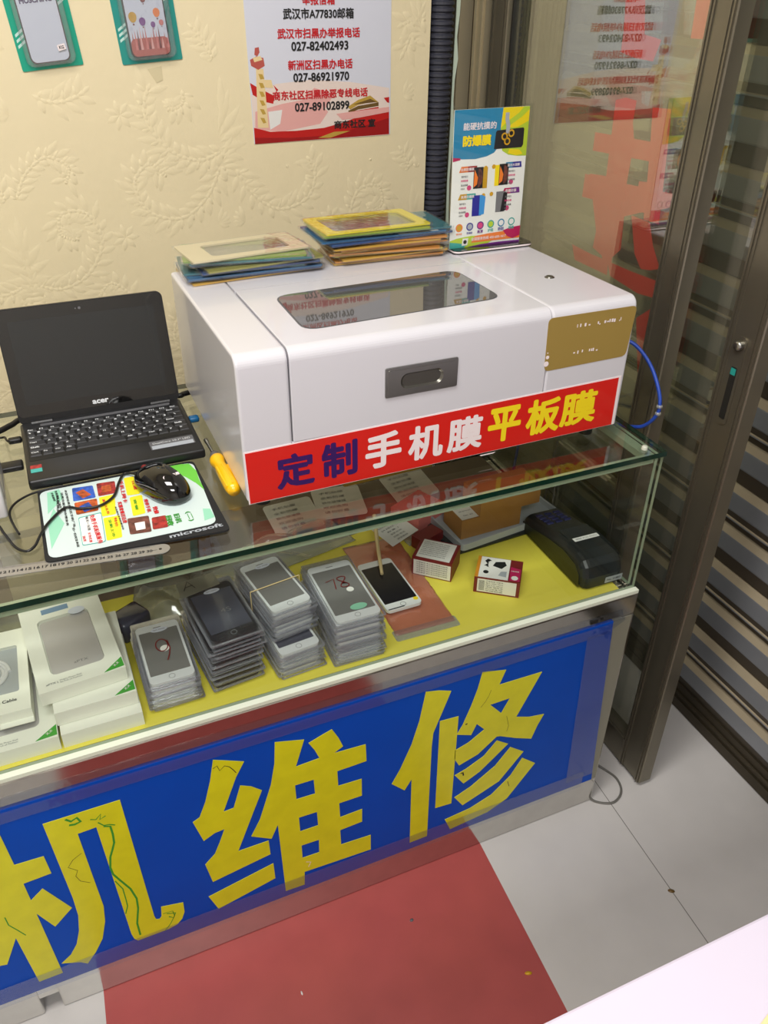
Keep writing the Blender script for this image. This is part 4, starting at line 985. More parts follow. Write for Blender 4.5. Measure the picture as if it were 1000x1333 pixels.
bal.prism(rrect(x0 + .002, x1 - .002, y0 + .002, y0 + .030, .0085), .0001, f2, base=.0106, mi=0)
for k in range(14):
    xx = x0 + .004 + k * (x1 - x0 - .010) / 13; hh = rb_.uniform(.026, .05); bal.prism([(xx, y0 + .012), (xx + .0045, y0 + .012), (xx + .003, y0 + hh)], .0001, f2, base=.0107 + .0001 * (k % 3), mi=(0, 1, 2, 6)[k % 4])
for cx, cy, rr, mi in ((.18, .064, .007, 3), (.40, .056, .0055, 4), (.78, .068, .006, 5), (.50, .09, .005, 2), (.86, .052, .004, 1), (.65, .05, .004, 4), (.2, .10, .004, 5)):
    px_, py_ = x0 + (x1 - x0) * cx, y0 + cy
    bal.prism([(px_ + rr * math.cos(t), py_ + rr * math.sin(t) * (1 if math.sin(t) > 0 else 1.35)) for t in [2 * PI * q / 16 for q in range(16)]], .0001, f2, base=.0111, mi=mi)
    bal.prism([(px_ - rr * .2, py_ - rr * 1.9), (px_ + rr * .2, py_ - rr * 1.9), (px_ + rr * .2, py_ - rr * 1.55), (px_ - rr * .2, py_ - rr * 1.55)], .0001, f2, base=.0111, mi=2)
bal.build('balloon_picture', BM, cs2, True)
# scrap of old tape on the wallpaper
tag(MB().prism([(p.x, p.z) for p in (hit(192, 90, 1, D), hit(210, 86, 1, D), hit(212, 104, 1, D), hit(204, 108, 1, D))][::-1], .0004, FR(D - .0004)).build('tape_scrap', 'card_cream'), 'torn scrap of yellowed tape on the wallpaper below the balloon phone case', 'tape')

# ================================================================== hose and strip in the corner
hs = MB(); pr_ = []; z = .02
while z < 2.4:
    pr_ += [(.0245, z), (.0285, z + .0022), (.0285, z + .0070), (.0245, z + .0092)]; z += .0117
hs.lathe(pr_, (.0035, .892, 0), (0, 0, 1), 26)
for i in range(len(hs.sm)): hs.sm[i] = False
tag(hs.build('corrugated_hose', 'hose_grey'), 'dark grey corrugated hose standing upright in the corner beside the wallpapered wall', 'hose')
tpz = MB(); rt = random.Random(2); p_ = []; q_ = []
for k in range(40):
    zz = .7 + k * .04; p_.append((.0345 + rt.uniform(-.001, .001), zz)); q_.append((.0415 + rt.uniform(-.003, .003), zz))
tpz.prism(p_ + q_[::-1] if False else (q_ + p_[::-1]), .002, FR(.884))
tag(tpz.build('peeling_strip', 'pale_tape'), 'pale green peeling strip running down between the hose and the door frame', 'strip')

# ================================================================== inside the counter
rc = random.Random(23)
def phone_parts(root, L, W, panel, glass, detail):
    t = .0040; z0 = .0006
    pn = MB().prism(rrect(-W / 2, W / 2, -L / 2, L / 2, .008, 4), t, UP(z0)).build('screen_panel', panel, root)
    MB().prism(rrect(-W / 2 + .0035, W / 2 - .0035, -L / 2 + .017, L / 2 - .016, .001, 2), .0002, UP(z0 + t)).build('display_glass', glass, pn)
    if detail:
        MB().prism(rrect(-.006, .006, L / 2 - .0095, L / 2 - .008, .0006, 2), .0002, UP(z0 + t)).build('earpiece', 'ink_grey', pn)
        MB().prism(circ(0, -L / 2 + .0085, .0048, 18), .0002, UP(z0 + t), holes=[circ(0, -L / 2 + .0085, .0042, 18)]).build('home_button', 'ink_grey', pn)
    sl_ = MB(); sl_.prism(rrect(-W / 2 - .003, W / 2 + .003, -L / 2 - .004, L / 2 + .006, .004), .0054, UP(0)); sl_.build('plastic_sleeve', 'sleeve', root)
    MB().prism(rrect(-W / 2 - .0055, W / 2 + .0055, -L / 2 - .007, L / 2 + .014, .003), .0007, UP(.0018), holes=[rrect(-W / 2 - .0028, W / 2 + .0028, -L / 2 - .0038, L / 2 + .006, .003)]).build('sleeve_seam', 'sleeve_edge', root)
def stack(n, cx, cy, z0, rz, L, W, panel, glass, lab_top, lab, group, jit=.003, step=.0058, drift=(0, 0), top_panel=None, top_glass=None):
    first = None; top = None
    for k in range(n):
        o = n - 1 - k
        label = lab_top if o == 0 else lab % (ORD[o] if o < 20 else 'lowest')
        if o == n - 1 and n > 2: label = lab % 'lowest'
        x = cx + rc.uniform(-jit, jit) + drift[0] * k; y = cy + rc.uniform(-jit, jit) + drift[1] * k; r_ = rz + rc.uniform(-.02, .02)
        if o == 0 : x, y, r_ = cx + drift[0] * k, cy + drift[1] * k, rz
        if o == 0 or first is None:
            t_ = thing('phone_screen', label, 'phone screen', (x, y, z0 + k * step), r_, group)
            phone_parts(t_, L, W, (top_panel or panel) if o == 0 else panel, (top_glass or glass) if o == 0 else glass, o == 0)
            if first is None: first = t_
            top = t_
        else: dup(first, (x, y, z0 + k * step), r_, label)
    return top
ZS = SH + .0008
t1 = stack(9, -.8125, .112, ZS, .01, .132, .066, 'phone_white', 'phone_glass', 'white sleeved phone screen marked with a red 9, topmost of its stack', 'sleeved phone screen, %s of the leftmost stack beside the white boxes', 'sleeved phone screens in the stack marked 9')
t2 = stack(17, -.722, .120, ZS, .10, .130, .072, 'phone_black', 'phone_navy', 'black sleeved phone screen on the tall stack under the flap marked A', 'sleeved phone screen, %s of the tall black-topped stack', 'sleeved phone screens in the black-topped stack', jit=.004, drift=(.0002, -.0002))
t3 = stack(8, -.624, .106, ZS, .10, .130, .066, 'phone_white', 'phone_navy', 'white sleeved phone screen, its end showing under the pile held by a rubber band', 'sleeved phone screen, %s of the low pile under the banded pile', 'sleeved phone screens in the low pile')
t4 = stack(10, -.626, .142, ZS + 8 * .0058, .15, .130, .066, 'phone_white', 'phone_glass', 'white sleeved phone screen with a rubber band round it, topmost of its pile', 'sleeved phone screen, %s of the pile held by a rubber band', 'sleeved phone screens in the banded pile', drift=(0, -.0001))
t5 = stack(15, -.524, .104, ZS, .0, .146, .074, 'phone_white', 'phone_glass', 'white sleeved phone screen marked 78, topmost of its stack', 'sleeved phone screen, %s of the rightmost stack with a pale mint sticker', 'sleeved phone screens in the stack marked 78')
ztop = .0060
def mark(root, pts, w, mtl, name='pen_mark', z=ztop): return MB().prism(stroke(pts, w), .0002, UP(z)).build(name, mtl, root)
nine = [(-.001 + .009 * math.cos(t), .012 + .014 * math.sin(t)) for t in [0.2 + 2 * PI * k / 14 for k in range(15)]]
mk_ = MB(); mk_.prism(stroke(nine[:15], .0018), .0002, UP(ztop)); mk_.prism(stroke([(.0085, .020), (.0095, .002), (.006, -.012), (.001, -.024)], .0018), .0002, UP(ztop)); mk_.build('red_number', 'maroon', t1)
MB().prism(circ(.002, .004, .007, 16), .0001, UP(ztop - .0003)).build('round_sticker', 'paper_white', t1)
for tt, Lx in ((t1, .132), (t2, .130), (t4, .130)):
    MB().prism(circ(.002, Lx / 2 - .0165, .013, 20, .0052), .0001, UP(ztop - .0004)).build('oval_sticker', 'case_white', tt)
    MB().text('QC PASS', UP(ztop - .0002), (.002, Lx / 2 - .0165), .018, .003, .02).build('sticker_lettering', 'ink_grey', tt)
mk_ = MB()
mk_.prism(stroke([(-.020, .026), (-.005, .030), (-.010, .004)], .0016), .0002, UP(ztop))
e8 = [(.007 + .007 * math.sin(2 * t), .018 - .014 * math.cos(t)) for t in [2 * PI * k / 24 for k in range(25)]]
mk_.prism(stroke(e8, .0016), .0002, UP(ztop)); mk_.build('pen_number', 'maroon', t5)
MB().prism(circ(.011, -.004, .006, 16), .0001, UP(ztop - .0003)).build('round_sticker', 'paper_white', t5)
MB().prism(circ(.008, -.048, .014, 20, .0075), .0001, UP(ztop - .0003)).build('pale_sticker', 'pad_mint', t5)
fa = MB(); fa.prism([(-.046, .052), (.020, .060), (.020, .094), (-.042, .092)], .0004, UP(.0056)); fa.build('sleeve_flap', 'flap_film', t2)
mk_ = MB(); mk_.prism(stroke([(-.036, .068), (-.025, .089), (-.018, .068)], .0016), .0002, UP(.0063)); mk_.prism(stroke([(-.033, .075), (-.019, .076)], .0014), .0002, UP(.0066)); mk_.build('pen_letter', 'ink_black', t2)
MB().text('4S', UP(ztop), (.006, -.004), .016, .010, -.0).build('printed_mark', 'ink_grey', t2)
MB().prism([(.012, -.054), (.032, -.054), (.032, -.048), (.012, -.048)], .0002, UP(ztop - .0012)).build('dark_tab', 'ink_black', t2)
# rubber band round the banded pile
rbz0, rbz1 = ZS + 7.6 * .0058, ZS + 18 * .0058 + .0012
cx_, cy_, ra_ = -.626, .137, .15
band = []
for s_, zz in ((-1, rbz1), (1, rbz1), (1, rbz0), (-1, rbz0)):
    band.append((cx_ + s_ * .0425 * math.cos(ra_), cy_ + .012 * 0 + s_ * .0425 * math.sin(ra_), zz))
tag(MB().tube(band[:2], .0009, 6, spl=0).tube([band[1], band[2]], .0009, 6, spl=0).tube([band[2], band[3]], .0009, 6, spl=0).tube([band[3], band[0]], .0009, 6, spl=0).build('rubber_band', 'poster_cream'), 'thin beige rubber band round a pile of white sleeved phone screens', 'rubber band')

# white phone case boxes with green corners
def case_box(label, x0, x1, ya, yb, z0, z1, rz, win=True, text=True, oval=False, corner=True):
    cx, cy = (x0 + x1) / 2, (ya + yb) / 2; W_, L_ = x1 - x0, yb - ya; h_ = z1 - z0
    r = thing('phone_case_box', label, 'box', (cx, cy, z0), rz, 'white phone case boxes in the counter')
    wn = rrect(-W_ / 2 + .022, W_ / 2 - .022, -L_ / 2 + .030, L_ / 2 - .034, .009, 5)
    b = MB(); b.box(-W_ / 2, W_ / 2, -L_ / 2, L_ / 2, 0, h_ - .006); 
    b.prism([(-W_ / 2, -L_ / 2), (W_ / 2, -L_ / 2), (W_ / 2, L_ / 2), (-W_ / 2, L_ / 2)], .0059, UP(h_ - .006), holes=[wn] if win else [])
    c = b.build('carton', 'box_white', r)
    if win: MB().prism(rrect(-W_ / 2 + .024, W_ / 2 - .0225, -L_ / 2 + .031, L_ / 2 - .038, .008, 5), .0035, UP(h_ - .0058)).build('silver_phone_case', 'silver_case', r); MB().text('aPTX', UP(h_ - .0022), (.006, -L_ / 2 + .046), .020, .005, .0).build('case_lettering', 'ink_grey', r)
    if not corner: return r
    MB().prism([(W_ / 2 - .001, -L_ / 2 + .004), (W_ / 2 - .001, -L_ / 2 + .024), (W_ / 2 - .030, -L_ / 2 + .002)], .0003, UP(h_)).build('green_corner', 'label_green', r)
    fr_ = ((W_ / 2 - .011, -L_ / 2 + .0115, h_ + .0006), (.82, .57, 0), (-.57, .82, 0))
    MB().text('X.X', fr_, (0, 0), .010, .0042, .02).build('corner_lettering', 'vinyl_white', r)
    if text:
        t_ = MB(); t_.text('aPTX |', UP(h_ + .0003), (-W_ / 2 + .020, -L_ / 2 + .013), .016, .0045, .02); t_.text('Mobile Phone Shell', UP(h_ + .0003), (-W_ / 2 + .046, -L_ / 2 + .0155), .030, .0028); t_.text('Be Full of Fashion', UP(h_ + .0003), (-W_ / 2 + .046, -L_ / 2 + .0115), .030, .0028); t_.build('lettering', 'ink_grey', r)
    if oval:
        MB().prism(circ(.022, L_ / 2 - .033, .0125, 20, .0085), .0003, UP(h_)).build('oval_label', 'case_white', r)
        MB().prism([(-.028, L_ / 2 - .022), (.012, L_ / 2 - .022), (.012, L_ / 2 - .010), (-.028, L_ / 2 - .010)], .0003, UP(h_)).build('blue_label', 'blue_grey', r)
    return r
case_box('plain white carton, lowest of the boxes with green corners in the counter', -.976, -.864, .025, .205, ZS, .6115, .005, win=False, text=False, corner=False)
case_box('white carton with a green corner, second of the pile left of the phone screens', -.979, -.866, .044, .235, .6122, .6365, .01, win=False, text=False)
case_box('white box with a window showing a silver phone case, topmost of its pile', -1.000, -.880, .068, .262, .6372, .6605, .085, oval=True)
case_box('white windowed box with a green corner, under the cable box at the left edge', -1.092, -.9790, .025, .205, ZS, .6115, .0)
cb = thing('cable_box', 'open white box showing a coiled white charging cable, at the left edge inside the counter', 'box', (-1.06, .156, .6123), -.02)
b = MB(); b.box(-.056, .056, -.090, .090, 0, .022); wn = rrect(-.046, .042, -.050, .052, .004)
b.prism([(-.056, -.090), (.056, -.090), (.056, .090), (-.056, .090)], .006, UP(.022), holes=[wn]); b.build('carton', 'box_white', cb)
MB().prism(wn, .0004, UP(.0275)).build('clear_window', 'pouch', cb); MB().prism(wn, .0005, UP(.0221)).build('inner_tray', 'tray_grey', cb)
cl = MB(); cl.tube([(.030 * math.cos(t) * (1 - .012 * k) , .032 * math.sin(t) * (1 - .012 * k), .0245 + .0000 * k) for k, t in enumerate([2 * PI * q / 12 for q in range(26)])], .0027, 6, spl=3); cl.build('coiled_cable', 'white_plastic', cb)
MB().rbox(-.006, .004, -.030, -.002, .0222, .0270, .0015, 2).build('cable_connector', 'white_plastic', cb)
MB().text('USB Cable', UP(.0283), (.020, -.066), .036, .006, .02).build('lettering', 'ink_black', cb)
MB().prism([(.012, -.090), (.056, -.090), (.056, -.0995), (.012, -.0995)], .0008, UP(.010)).build('end_flap', 'box_white', cb)

# phone screen with the stick on it, and the pink bag under it
pk = thing('pink_bag', 'flat pink and clear plastic bag lying on the yellow shelf beside the phone stacks', 'bag', (-.393, .185, ZS), -.02)
def crumple(nx, ny, W_, L_, amp, seed, thick=.0015, base=.0004):
    rr = random.Random(seed); b = MB(); g = [[None] * (ny + 1) for _ in range(nx + 1)]
    ph_ = [(rr.uniform(20, 75), rr.uniform(20, 75), rr.uniform(0, 6)) for _ in range(5)]
    vs = []
    for lay in (1, 0):
        for i in range(nx + 1):
            for j in range(ny + 1):
                x = (i / nx - .5) * W_; y = (j / ny - .5) * L_
                h_ = sum(math.sin(x * a_ + y * b_ + c_) for a_, b_, c_ in ph_) / 5
                h_ = abs(h_) * amp; e = min(1, 6 * min(i / nx, 1 - i / nx), 6 * min(j / ny, 1 - j / ny))
                xx = x + rr.uniform(-.001, .001); vs.append((xx, y, base + (h_ * e + thick if lay else 0)))
    n1 = (nx + 1) * (ny + 1); fs = []
    for i in range(nx):
        for j in range(ny):
            a_ = i * (ny + 1) + j; q = (a_, a_ + ny + 1, a_ + ny + 2, a_ + 1); fs.append(q); fs.append(tuple(n1 + k for k in q[::-1]))
    edge = [i * (ny + 1) for i in range(nx + 1)] + [nx * (ny + 1) + j for j in range(1, ny + 1)] + [i * (ny + 1) + ny for i in range(nx - 1, -1, -1)] + [j for j in range(ny - 1, 0, -1)]
    for k in range(len(edge)): p, q = edge[k], edge[(k + 1) % len(edge)]; fs.append((q, p, n1 + p, n1 + q))
    b.add(vs, fs, 0, True); return b
pk_ = crumple(20, 34, .108, .262, .0068, 4); pk_.build('pink_film', 'pink_film', pk)
MB().prism(rrect(-.058, .058, -.144, -.118, .004), .0005, UP(.0002)).build('clear_hem', 'bag_film', pk)
bk_ = thing('stick_phone_screen', 'white phone screen with a black display, a pale stick lying across it', 'phone screen', (-.413, .172, ZS + .0085), .015)
p_n = MB().prism(rrect(-.033, .033, -.069, .069, .008), .006, UP(0)).build('screen_panel', 'phone_white', bk_)
MB().prism(rrect(-.030, .030, -.051, .053, .001, 2), .0003, UP(.006)).build('display_glass', 'phone_black', bk_)
MB().prism(circ(0, -.060, .0052, 18), .0002, UP(.006), holes=[circ(0, -.060, .0045, 18)]).build('home_button', 'ink_grey', bk_)
MB().prism([(-.030, -.067), (.0, -.067), (.0, -.0645), (-.030, -.0645)], .0001, UP(.006)).build('printed_code', 'ink_black', bk_)
MB().prism(circ(.026, -.055, .0045, 14), .0001, UP(.006)).build('yellow_dot', 'bright_yellow', bk_)
sk_ = thing('plastic_stick', 'pale yellowish plastic stick lying across the black phone display', 'stick', (-.40, .25, ZS))
MB().tube([(-.4155, .196, .6045), (-.396, .262, .618), (-.372, .335, .632)], lambda t: .0030 + .0012 * t, 8).build('rod', 'poster_cream', sk_, True)

# two small maroon boxes
def carton(name, label, loc, rz, L_, W_, h_, mats, group, lines):
    r = thing(name, label, 'box', loc, rz, group)
    b = MB(); b.box(-L_ / 2, L_ / 2, -W_ / 2, W_ / 2, 0, h_); c = b.build('carton', mats[0], r)
    return r, c
b1_, c_ = carton('charger_box', 'small maroon charger box with a charger pictured on its white top', (-.226, .112, ZS), -.63, .080, .062, .034, ['maroon'], 'small maroon boxes on the yellow shelf', 0)
TF = UP(.0341); FF = ((0, -.0311, 0), (1, 0, 0), (0, 0, 1))
MB().prism([(-.034, -.030), (.018, -.030), (.018, .030), (-.034, .030)], .0002, TF).build('top_panel', 'paper_white', b1_)
g_ = MB(); g_.prism([(-.040, -.031), (-.034, -.031), (-.034, .031), (-.040, .031)], .0002, TF, mi=0); g_.prism([(.020, -.029), (.038, -.029), (.038, .006), (.020, .010)], .0002, TF, mi=1); g_.prism(circ(.029, -.021, .006, 14), .0002, UP(.0344), mi=2)
g_.build('colour_bands', ['card_orange', 'magenta', 'paper_white'], b1_)
pc = MB(); pc.prism([(-.012, .006), (.004, .000), (.012, .012), (.008, .022), (-.008, .018)], .0002, UP(.0344)); pc.prism(stroke([(-.022, .024), (-.026, .018), (-.020, .012), (-.026, .004), (-.018, .0), (-.022, .012), (-.016, .02), (-.022, .024)], .0022), .0002, UP(.0344)); pc.prism(circ(-.022, -.014, .0048, 12), .0002, UP(.0344)); pc.prism([(.0, -.020), (.014, -.022), (.014, -.006), (.004, -.008)], .0002, UP(.0344), mi=1)
pc.build('printed_charger', ['pos_black', 'tray_grey'], b1_)
MB().text('万能充电器', UP(.0346), (.028, -.002), .014, .0032, .03).build('lettering', 'vinyl_white', b1_)
MB().prism([(-.034, .003), (.034, .003), (.034, .031), (-.034, .031)], .0002, FF).build('white_side', 'paper_white', b1_)
lt_ = MB()
for k in range(6): lt_.text(('产品名称 万能充', '输入 220V 50Hz', '输出 4.2V 500mA', '适用 锂电池', '执行标准 GB', '中国制造')[k], ((0, -.0315, 0), (1, 0, 0), (0, 0, 1)), (-.004, .0275 - .0042 * k), .030, .0026, .0)
for k in range(14): lt_.prism([(-.031 + k * .0007, .006), (-.031 + k * .0007 + .0003, .006), (-.031 + k * .0007 + .0003, .028), (-.031 + k * .0007, .028)], .0001, ((0, -.0313, 0), (1, 0, 0), (0, 0, 1)))
lt_.build('printed_writing', 'ink_black', b1_)
b2_, c_ = carton('charger_box', 'small maroon box lying with its white printed text face up, left of the charger box', (-.308, .196, ZS), -.74, .074, .060, .040, ['maroon'], 'small maroon boxes on the yellow shelf', 0)
MB().prism([(-.031, -.028), (.031, -.028), (.031, .027), (-.031, .027)], .0002, UP(.0401)).build('top_panel', 'paper_white', b2_)
MB().prism([(-.034, .002), (.035, .002), (.035, .034), (-.034, .034)], .0002, ((0, -.0301, 0), (1, 0, 0), (0, 0, 1))).build('white_side', 'paper_white', b2_)
lt_ = MB()
for k in range(8):
    lt_.text('使用说明 请将电池放入充电器 调节触点对准' if k % 2 else '产品特点 智能识别正负极 过充保护', UP(.0404), (-.004, .020 - .0055 * k), .048, .003, .0)
for k in range(6): lt_.text('注意事项 本产品仅限室内使用', ((0, -.0305, 0), (1, 0, 0), (0, 0, 1)), (.0, .030 - .0045 * k), .058, .0027, .0)
lt_.build('printed_writing', 'ink_black', b2_)

# kraft boxes, tray, flat panel, pink carton, papers, bags at the back
tr = thing('plastic_tray', 'grey plastic tray on the shelf holding two brown cardboard boxes', 'tray', (-.135, .28, ZS), .12)
tb = MB(); o_ = rrect(-.118, .118, -.055, .075, .008); i_ = rrect(-.114, .114, -.051, .071, .006)
tb.prism(o_, .003, UP(.009)); tb.prism(o_, .011, UP(.012), holes=[i_]); tb.build('tray_shell', 'tray_grey', tr)
tfl = thing('dark_board', 'flat dark panel lying under the grey plastic tray', 'panel', (-.150, .268, ZS), .06)
MB().rbox(-.115, .105, -.048, .09, .0002, .0085, .003, 2).build('board_body', 'pos_black', tfl)
k1 = thing('kraft_box', 'brown cardboard box with a white label, lower of two in the grey tray', 'box', (-.168, .278, ZS + .0122), .035, 'brown cardboard boxes in the tray')
MB().box(-.066, .066, -.033, .035, 0, .042).build('carton', 'kraft', k1); MB().prism([(-.064, -.030), (-.022, -.030), (-.022, .032), (-.064, .032)], .0003, UP(.0421)).build('address_label', 'paper_white', k1)
MB().text('收件人 138', UP(.0426), (-.044, .010), .030, .004).text('商东社区', UP(.0426), (-.044, -.004), .026, .004).text('No. 62', UP(.0426), (-.044, -.018), .02, .004).build('label_writing', 'ink_black', k1)
k2 = thing('kraft_box', 'brown cardboard box resting on top of the labelled one in the tray', 'box', (-.130, .276, ZS + .0552), .02, 'brown cardboard boxes in the tray')
MB().box(-.066, .066, -.033, .035, 0, .040).build('carton', 'kraft', k2)
p1 = thing('pink_carton', 'faded pink flat carton leaning behind the maroon boxes', 'carton', (-.262, .34, ZS), .45)
MB().box(-.045, .04, -.02, .05, .0003, .035).build('carton_body', 'pink_card', p1)
mb_ = thing('maroon_carton', 'dark maroon carton behind the small maroon box', 'carton', (-.292, .268, ZS), .35)
MB().box(-.025, .03, -.014, .016, .0003, .026).build('carton_body', 'maroon', mb_)
rp_ = thing('receipt', 'white printed slip lying tilted on the clear bag behind the phone stacks', 'paper', (-.342, .300, ZS + .026), .42)
rp_.rotation_euler = (.10, .05, .42)
MB().prism([(-.042, -.030), (.036, -.026), (.040, .034), (-.036, .030)], .0004, UP(0)).build('slip', 'paper_white', rp_)
l_ = MB()
for k in range(6): l_.text(('商东手机维修店 收据', '型号 屏幕总成 1 件', '数量 1', '金额 85.00', '日期 电话', '谢谢惠顾')[k], UP(.0006), (-.004, .022 - .0085 * k), .045 if k < 2 else .030, .0040, .0)
l_.build('printed_writing', 'ink_black', rp_)
for i_, (x, y, rz, W_, L_, amp, lab) in enumerate(((-.515, .362, .2, .19, .10, .034, 'crumpled clear plastic bag behind the stack with the mint sticker'), (-.285, .330, .1, .09, .10, .014, 'crumpled clear bag under the white printed slip'), (-.775, .30, -.2, .12, .13, .03, 'crumpled clear plastic bag at the back by the dark pouch'), (-1.06, .31, .15, .18, .13, .045, 'large crumpled clear bag at the left end behind the boxes'), (-.66, .29, .1, .14, .12, .025, 'crumpled clear plastic bag behind the black-topped stack'))):
    o_ = crumple(26, 26, W_, L_, amp, 40 + i_).build('plastic_bag', 'bag_film'); o_.location = (x, y, ZS); o_.rotation_euler = (0, 0, rz); tag(o_, lab, 'bag')
o_ = thing('dark_pouch', 'small dark grey pouch poking out behind the windowed phone case box', 'pouch', (-.848, .235, ZS), .5)
MB().rbox(-.028, .028, -.022, .022, .0003, .04, .006, 2).build('pouch_body', 'phone_navy', o_)
for i_, (x, y, rz, sx, sy, h_, ml, lab) in enumerate(((-.95, .44, .05, .075, .055, .10, 'pale_card', 'pale cardboard carton at the back of the counter shelf under the netbook'), (-1.13, .44, -.08, .07, .05, .11, 'brown_card', 'brown cardboard carton at the back of the shelf under the white box'), (-.76, .445, .0, .085, .05, .09, 'brown_card', 'brown cardboard carton at the back of the shelf under the mouse mat'))):
    c_ = thing('shelf_carton', lab, 'carton', (x, y, ZS), rz); MB().box(-sx, sx, -sy, sy, .0003, h_).build('carton_body', ml, c_)
    MB().prism([(-sx, -.012), (sx, -.012), (sx, .012), (-sx, .012)], .0003, UP(h_)).build('packing_tape', 'tape', c_)
for i_, (x, y, rz, lab) in enumerate(((-.50, .436, .05, 'white card sleeve lying at the back of the shelf, under the machine banner'), (-.40, .450, -.12, 'white printed leaflet at the back of the shelf, right of the white card sleeve'), (-.24, .455, .12, 'pale leaflet at the back right of the shelf behind the cardboard boxes'))):
    c_ = thing('leaflet', lab, 'paper', (x, y, ZS + .0005 + .04), rz); c_.rotation_euler = (.18, 0, rz)
    MB().prism(rrect(-.05, .05, -.045, .045, .008), .0008, UP(-.03)).build('sheet', 'paper_white', c_)
    l_ = MB()
    for k in range(5): l_.text(('手机贴膜', '全新防爆', '钢化玻璃膜', '欢迎选购', '请勿折叠')[k], UP(-.0289), (-.01, .03 - .014 * k), .05, .007)
    l_.build('printed_writing', 'ink_grey', c_)
yf = thing('yellow_frame_pack', 'single film pack with a thin yellow frame on the shelf, seen through the counter glass', 'film pack', (-.30, .46, ZS + .07), .03)
yf.rotation_euler = (.25, 0, .04)
MB().prism(rrect(-.10, .10, -.03, .03, .004), .0008, UP(0), holes=[rrect(-.093, .093, -.023, .023, .004)]).build('card_frame', 'card_gold', yf)
MB().prism(rrect(-.103, .103, -.033, .033, .004), .0003, UP(-.0006)).build('pouch', 'pouch', yf)

# card payment terminal
ps = thing('card_terminal', 'black card payment terminal lying on the yellow shelf at the right end of the counter', 'card terminal', (-.057, .13, ZS), -.01)
pf = [(-.096, .004), (-.098, .028), (-.092, .048), (-.080, .058), (-.060, .063), (-.030, .064), (.0, .060), (.035, .050), (.075, .042), (.105, .038), (.112, .030), (.112, .004), (.10, .0005), (-.09, .0005)]
bm = bmesh.new()
va = [bm.verts.new((-.044, y, z)) for y, z in pf]; vb = [bm.verts.new((.044, y, z)) for y, z in pf]
bm.faces.new(va[::-1]); bm.faces.new(vb)
for i in range(len(pf)): bm.faces.new((va[i], va[(i + 1) % len(pf)], vb[(i + 1) % len(pf)], vb[i]))
bmesh.ops.recalc_face_normals(bm, faces=bm.faces[:])
bmesh.ops.bevel(bm, geom=[e for e in bm.edges if abs(e.verts[0].co.x - e.verts[1].co.x) < 1e-6], offset=.017, segments=5, profile=.5, affect='EDGES')
q_ = MB(); q_.bm(bm, 0); psb = q_.build('terminal_body', 'pos_black', ps)
sdp = [(-.088, .006), (-.084, .030), (-.070, .044), (-.03, .049), (.02, .042), (.07, .030), (.105, .026), (.105, .006)]
MB().prism(sdp[::-1], .0012, ((-.0438, 0, 0), (0, -1, 0), (0, 0, 1)) if False else ((-.0438, 0, 0), (0, 1, 0), (0, 0, 1)), base=-.0008).build('side_panel', 'pos_green', psb) if False else None
sp_ = MB(); sp_.prism([(-y, z) for y, z in sdp], .0009, ((-.044, 0, 0), (0, -1, 0), (0, 0, 1))); sp_.build('side_panel', 'pos_green', psb)
def pz(y):
    for (a_, za), (b_, zb) in zip(pf[4:], pf[5:]):
        if a_ <= y <= b_: return za + (zb - za) * (y - a_) / (b_ - a_)
    return .06
for i_ in range(3):
    for j_ in range(4):
        yy = .050 + j_ * .0125; MB().rbox(-.026 + i_ * .019, -.012 + i_ * .019, yy, yy + .008, pz(yy + .008) - .002, pz(yy) + .0012, .001, 1).build('keypad_key', 'pos_key', psb)
cv = MB(); cv.prism([(-.030, -.058), (.030, -.058), (.030, .010), (-.030, .010)], .0012, ((0, 0, .0605), (1, 0, 0), (0, .999, -.02))); cv.build('paper_cover', 'pos_black', psb)
st_ = MB(); st_.prism([(-.026, -.036), (.026, -.036), (.026, -.026), (-.026, -.026)], .0004, ((0, 0, .0652), (1, 0, 0), (0, 1, 0))); so_ = st_.build('white_label', 'paper_white', psb)
MB().text('银联 POS 03251', UP(.0658), (0, -.031), .044, .005).build('label_writing', 'ink_grey', so_)
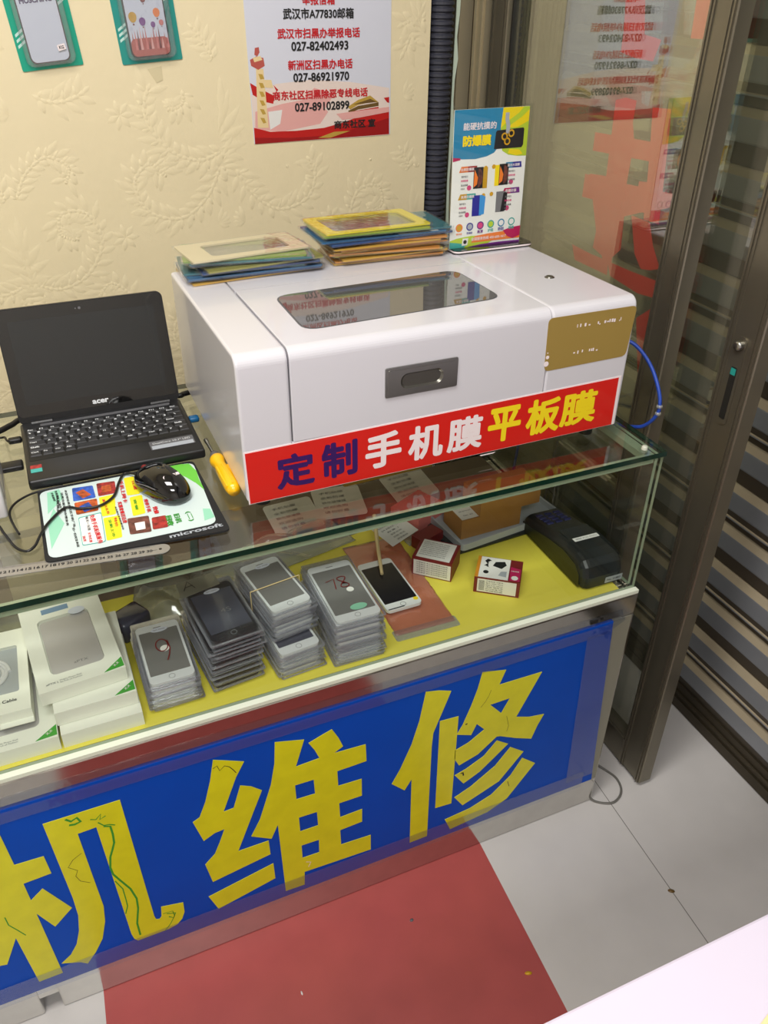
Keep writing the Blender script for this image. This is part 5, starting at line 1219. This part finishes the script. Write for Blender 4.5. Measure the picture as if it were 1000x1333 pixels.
st_ = MB(); st_.prism([(.004, .008), (.040, .008), (.040, .021), (.004, .021)], .0004, ((0, -.0965, 0), (1, 0, 0), (0, -.07, .9975))); so_ = st_.build('front_label', 'tray_grey', psb)
MB().text('No. 21883', ((0, -.0970, 0), (1, 0, 0), (0, -.07, .9975)), (.022, .0145), .028, .0045, .02).build('label_writing', 'ink_black', so_)

# ================================================================== foreground and floor bits
tb_ = thing('white_table', 'white table top in the bottom right corner, nearest the viewer', 'table', (-.2, -1.1, 0))
MB().rbox(-1.3, .32, -1.7, -.6075, .722, .750, .003, 2, smooth=False).build('tabletop', 'table_white', tb_, True)
for x in (-1.22, .24):
    for y in (-1.62, -.70): MB().box(x - .02, x + .02, y - .02, y + .02, 0, .722).build('leg', 'steel', tb_, True)
tag(MB().prism([(-.436, -.683), (-.421, -.6785), (-.38, -.76), (-.46, -.78)][::-1], .0006, UP(.7503)).build('yellow_paper', 'poster_cream'), 'corner of a yellowish paper lying on the white table at the very bottom right', 'paper')
fc = MB().tube([(-.012, .02, .085), (.020, .055, .060), (.052, .075, .018), (.075, .052, .004), (.084, .025, .004), (.078, -.002, .004), (.060, -.020, .004), (.034, -.026, .004), (.004, -.008, .004), (-.01, .01, .02)], .0024, 8)
tag(fc.build('floor_cable', 'cable_grey'), 'thin grey cable looping on the floor at the right foot of the counter', 'cable')
for (u, v), sx, sy, ml, lab in (((688, 1267), .007, .0035, 'card_gold', 'small tan crumb on the red floor tile'), ((874, 1160), .007, .004, 'poster_brown', 'small reddish scrap on the grey floor by the tile joint'), ((536, 1258 - 60), .004, .003, 'seam_dark', 'dark speck on the red floor tile near the counter'), ((393, 1293), .004, .0015, 'paper_white', 'tiny white chip on the red floor tile at the bottom')):
    p = hit(u, v, 2, 0.0); o_ = MB(); o_.lathe([(.0, .0016), (1.0, .0011), (1.0, .0002)], (0, 0, 0), (0, 0, 1), 8)
    o_.v = [(a_ * sx, b_ * sy, c_) for a_, b_, c_ in o_.v]
    oo = o_.build('floor_crumb', ml); oo.location = (p.x, p.y, 0); oo.rotation_euler = (0, 0, u * .1); tag(oo, lab, 'crumb')
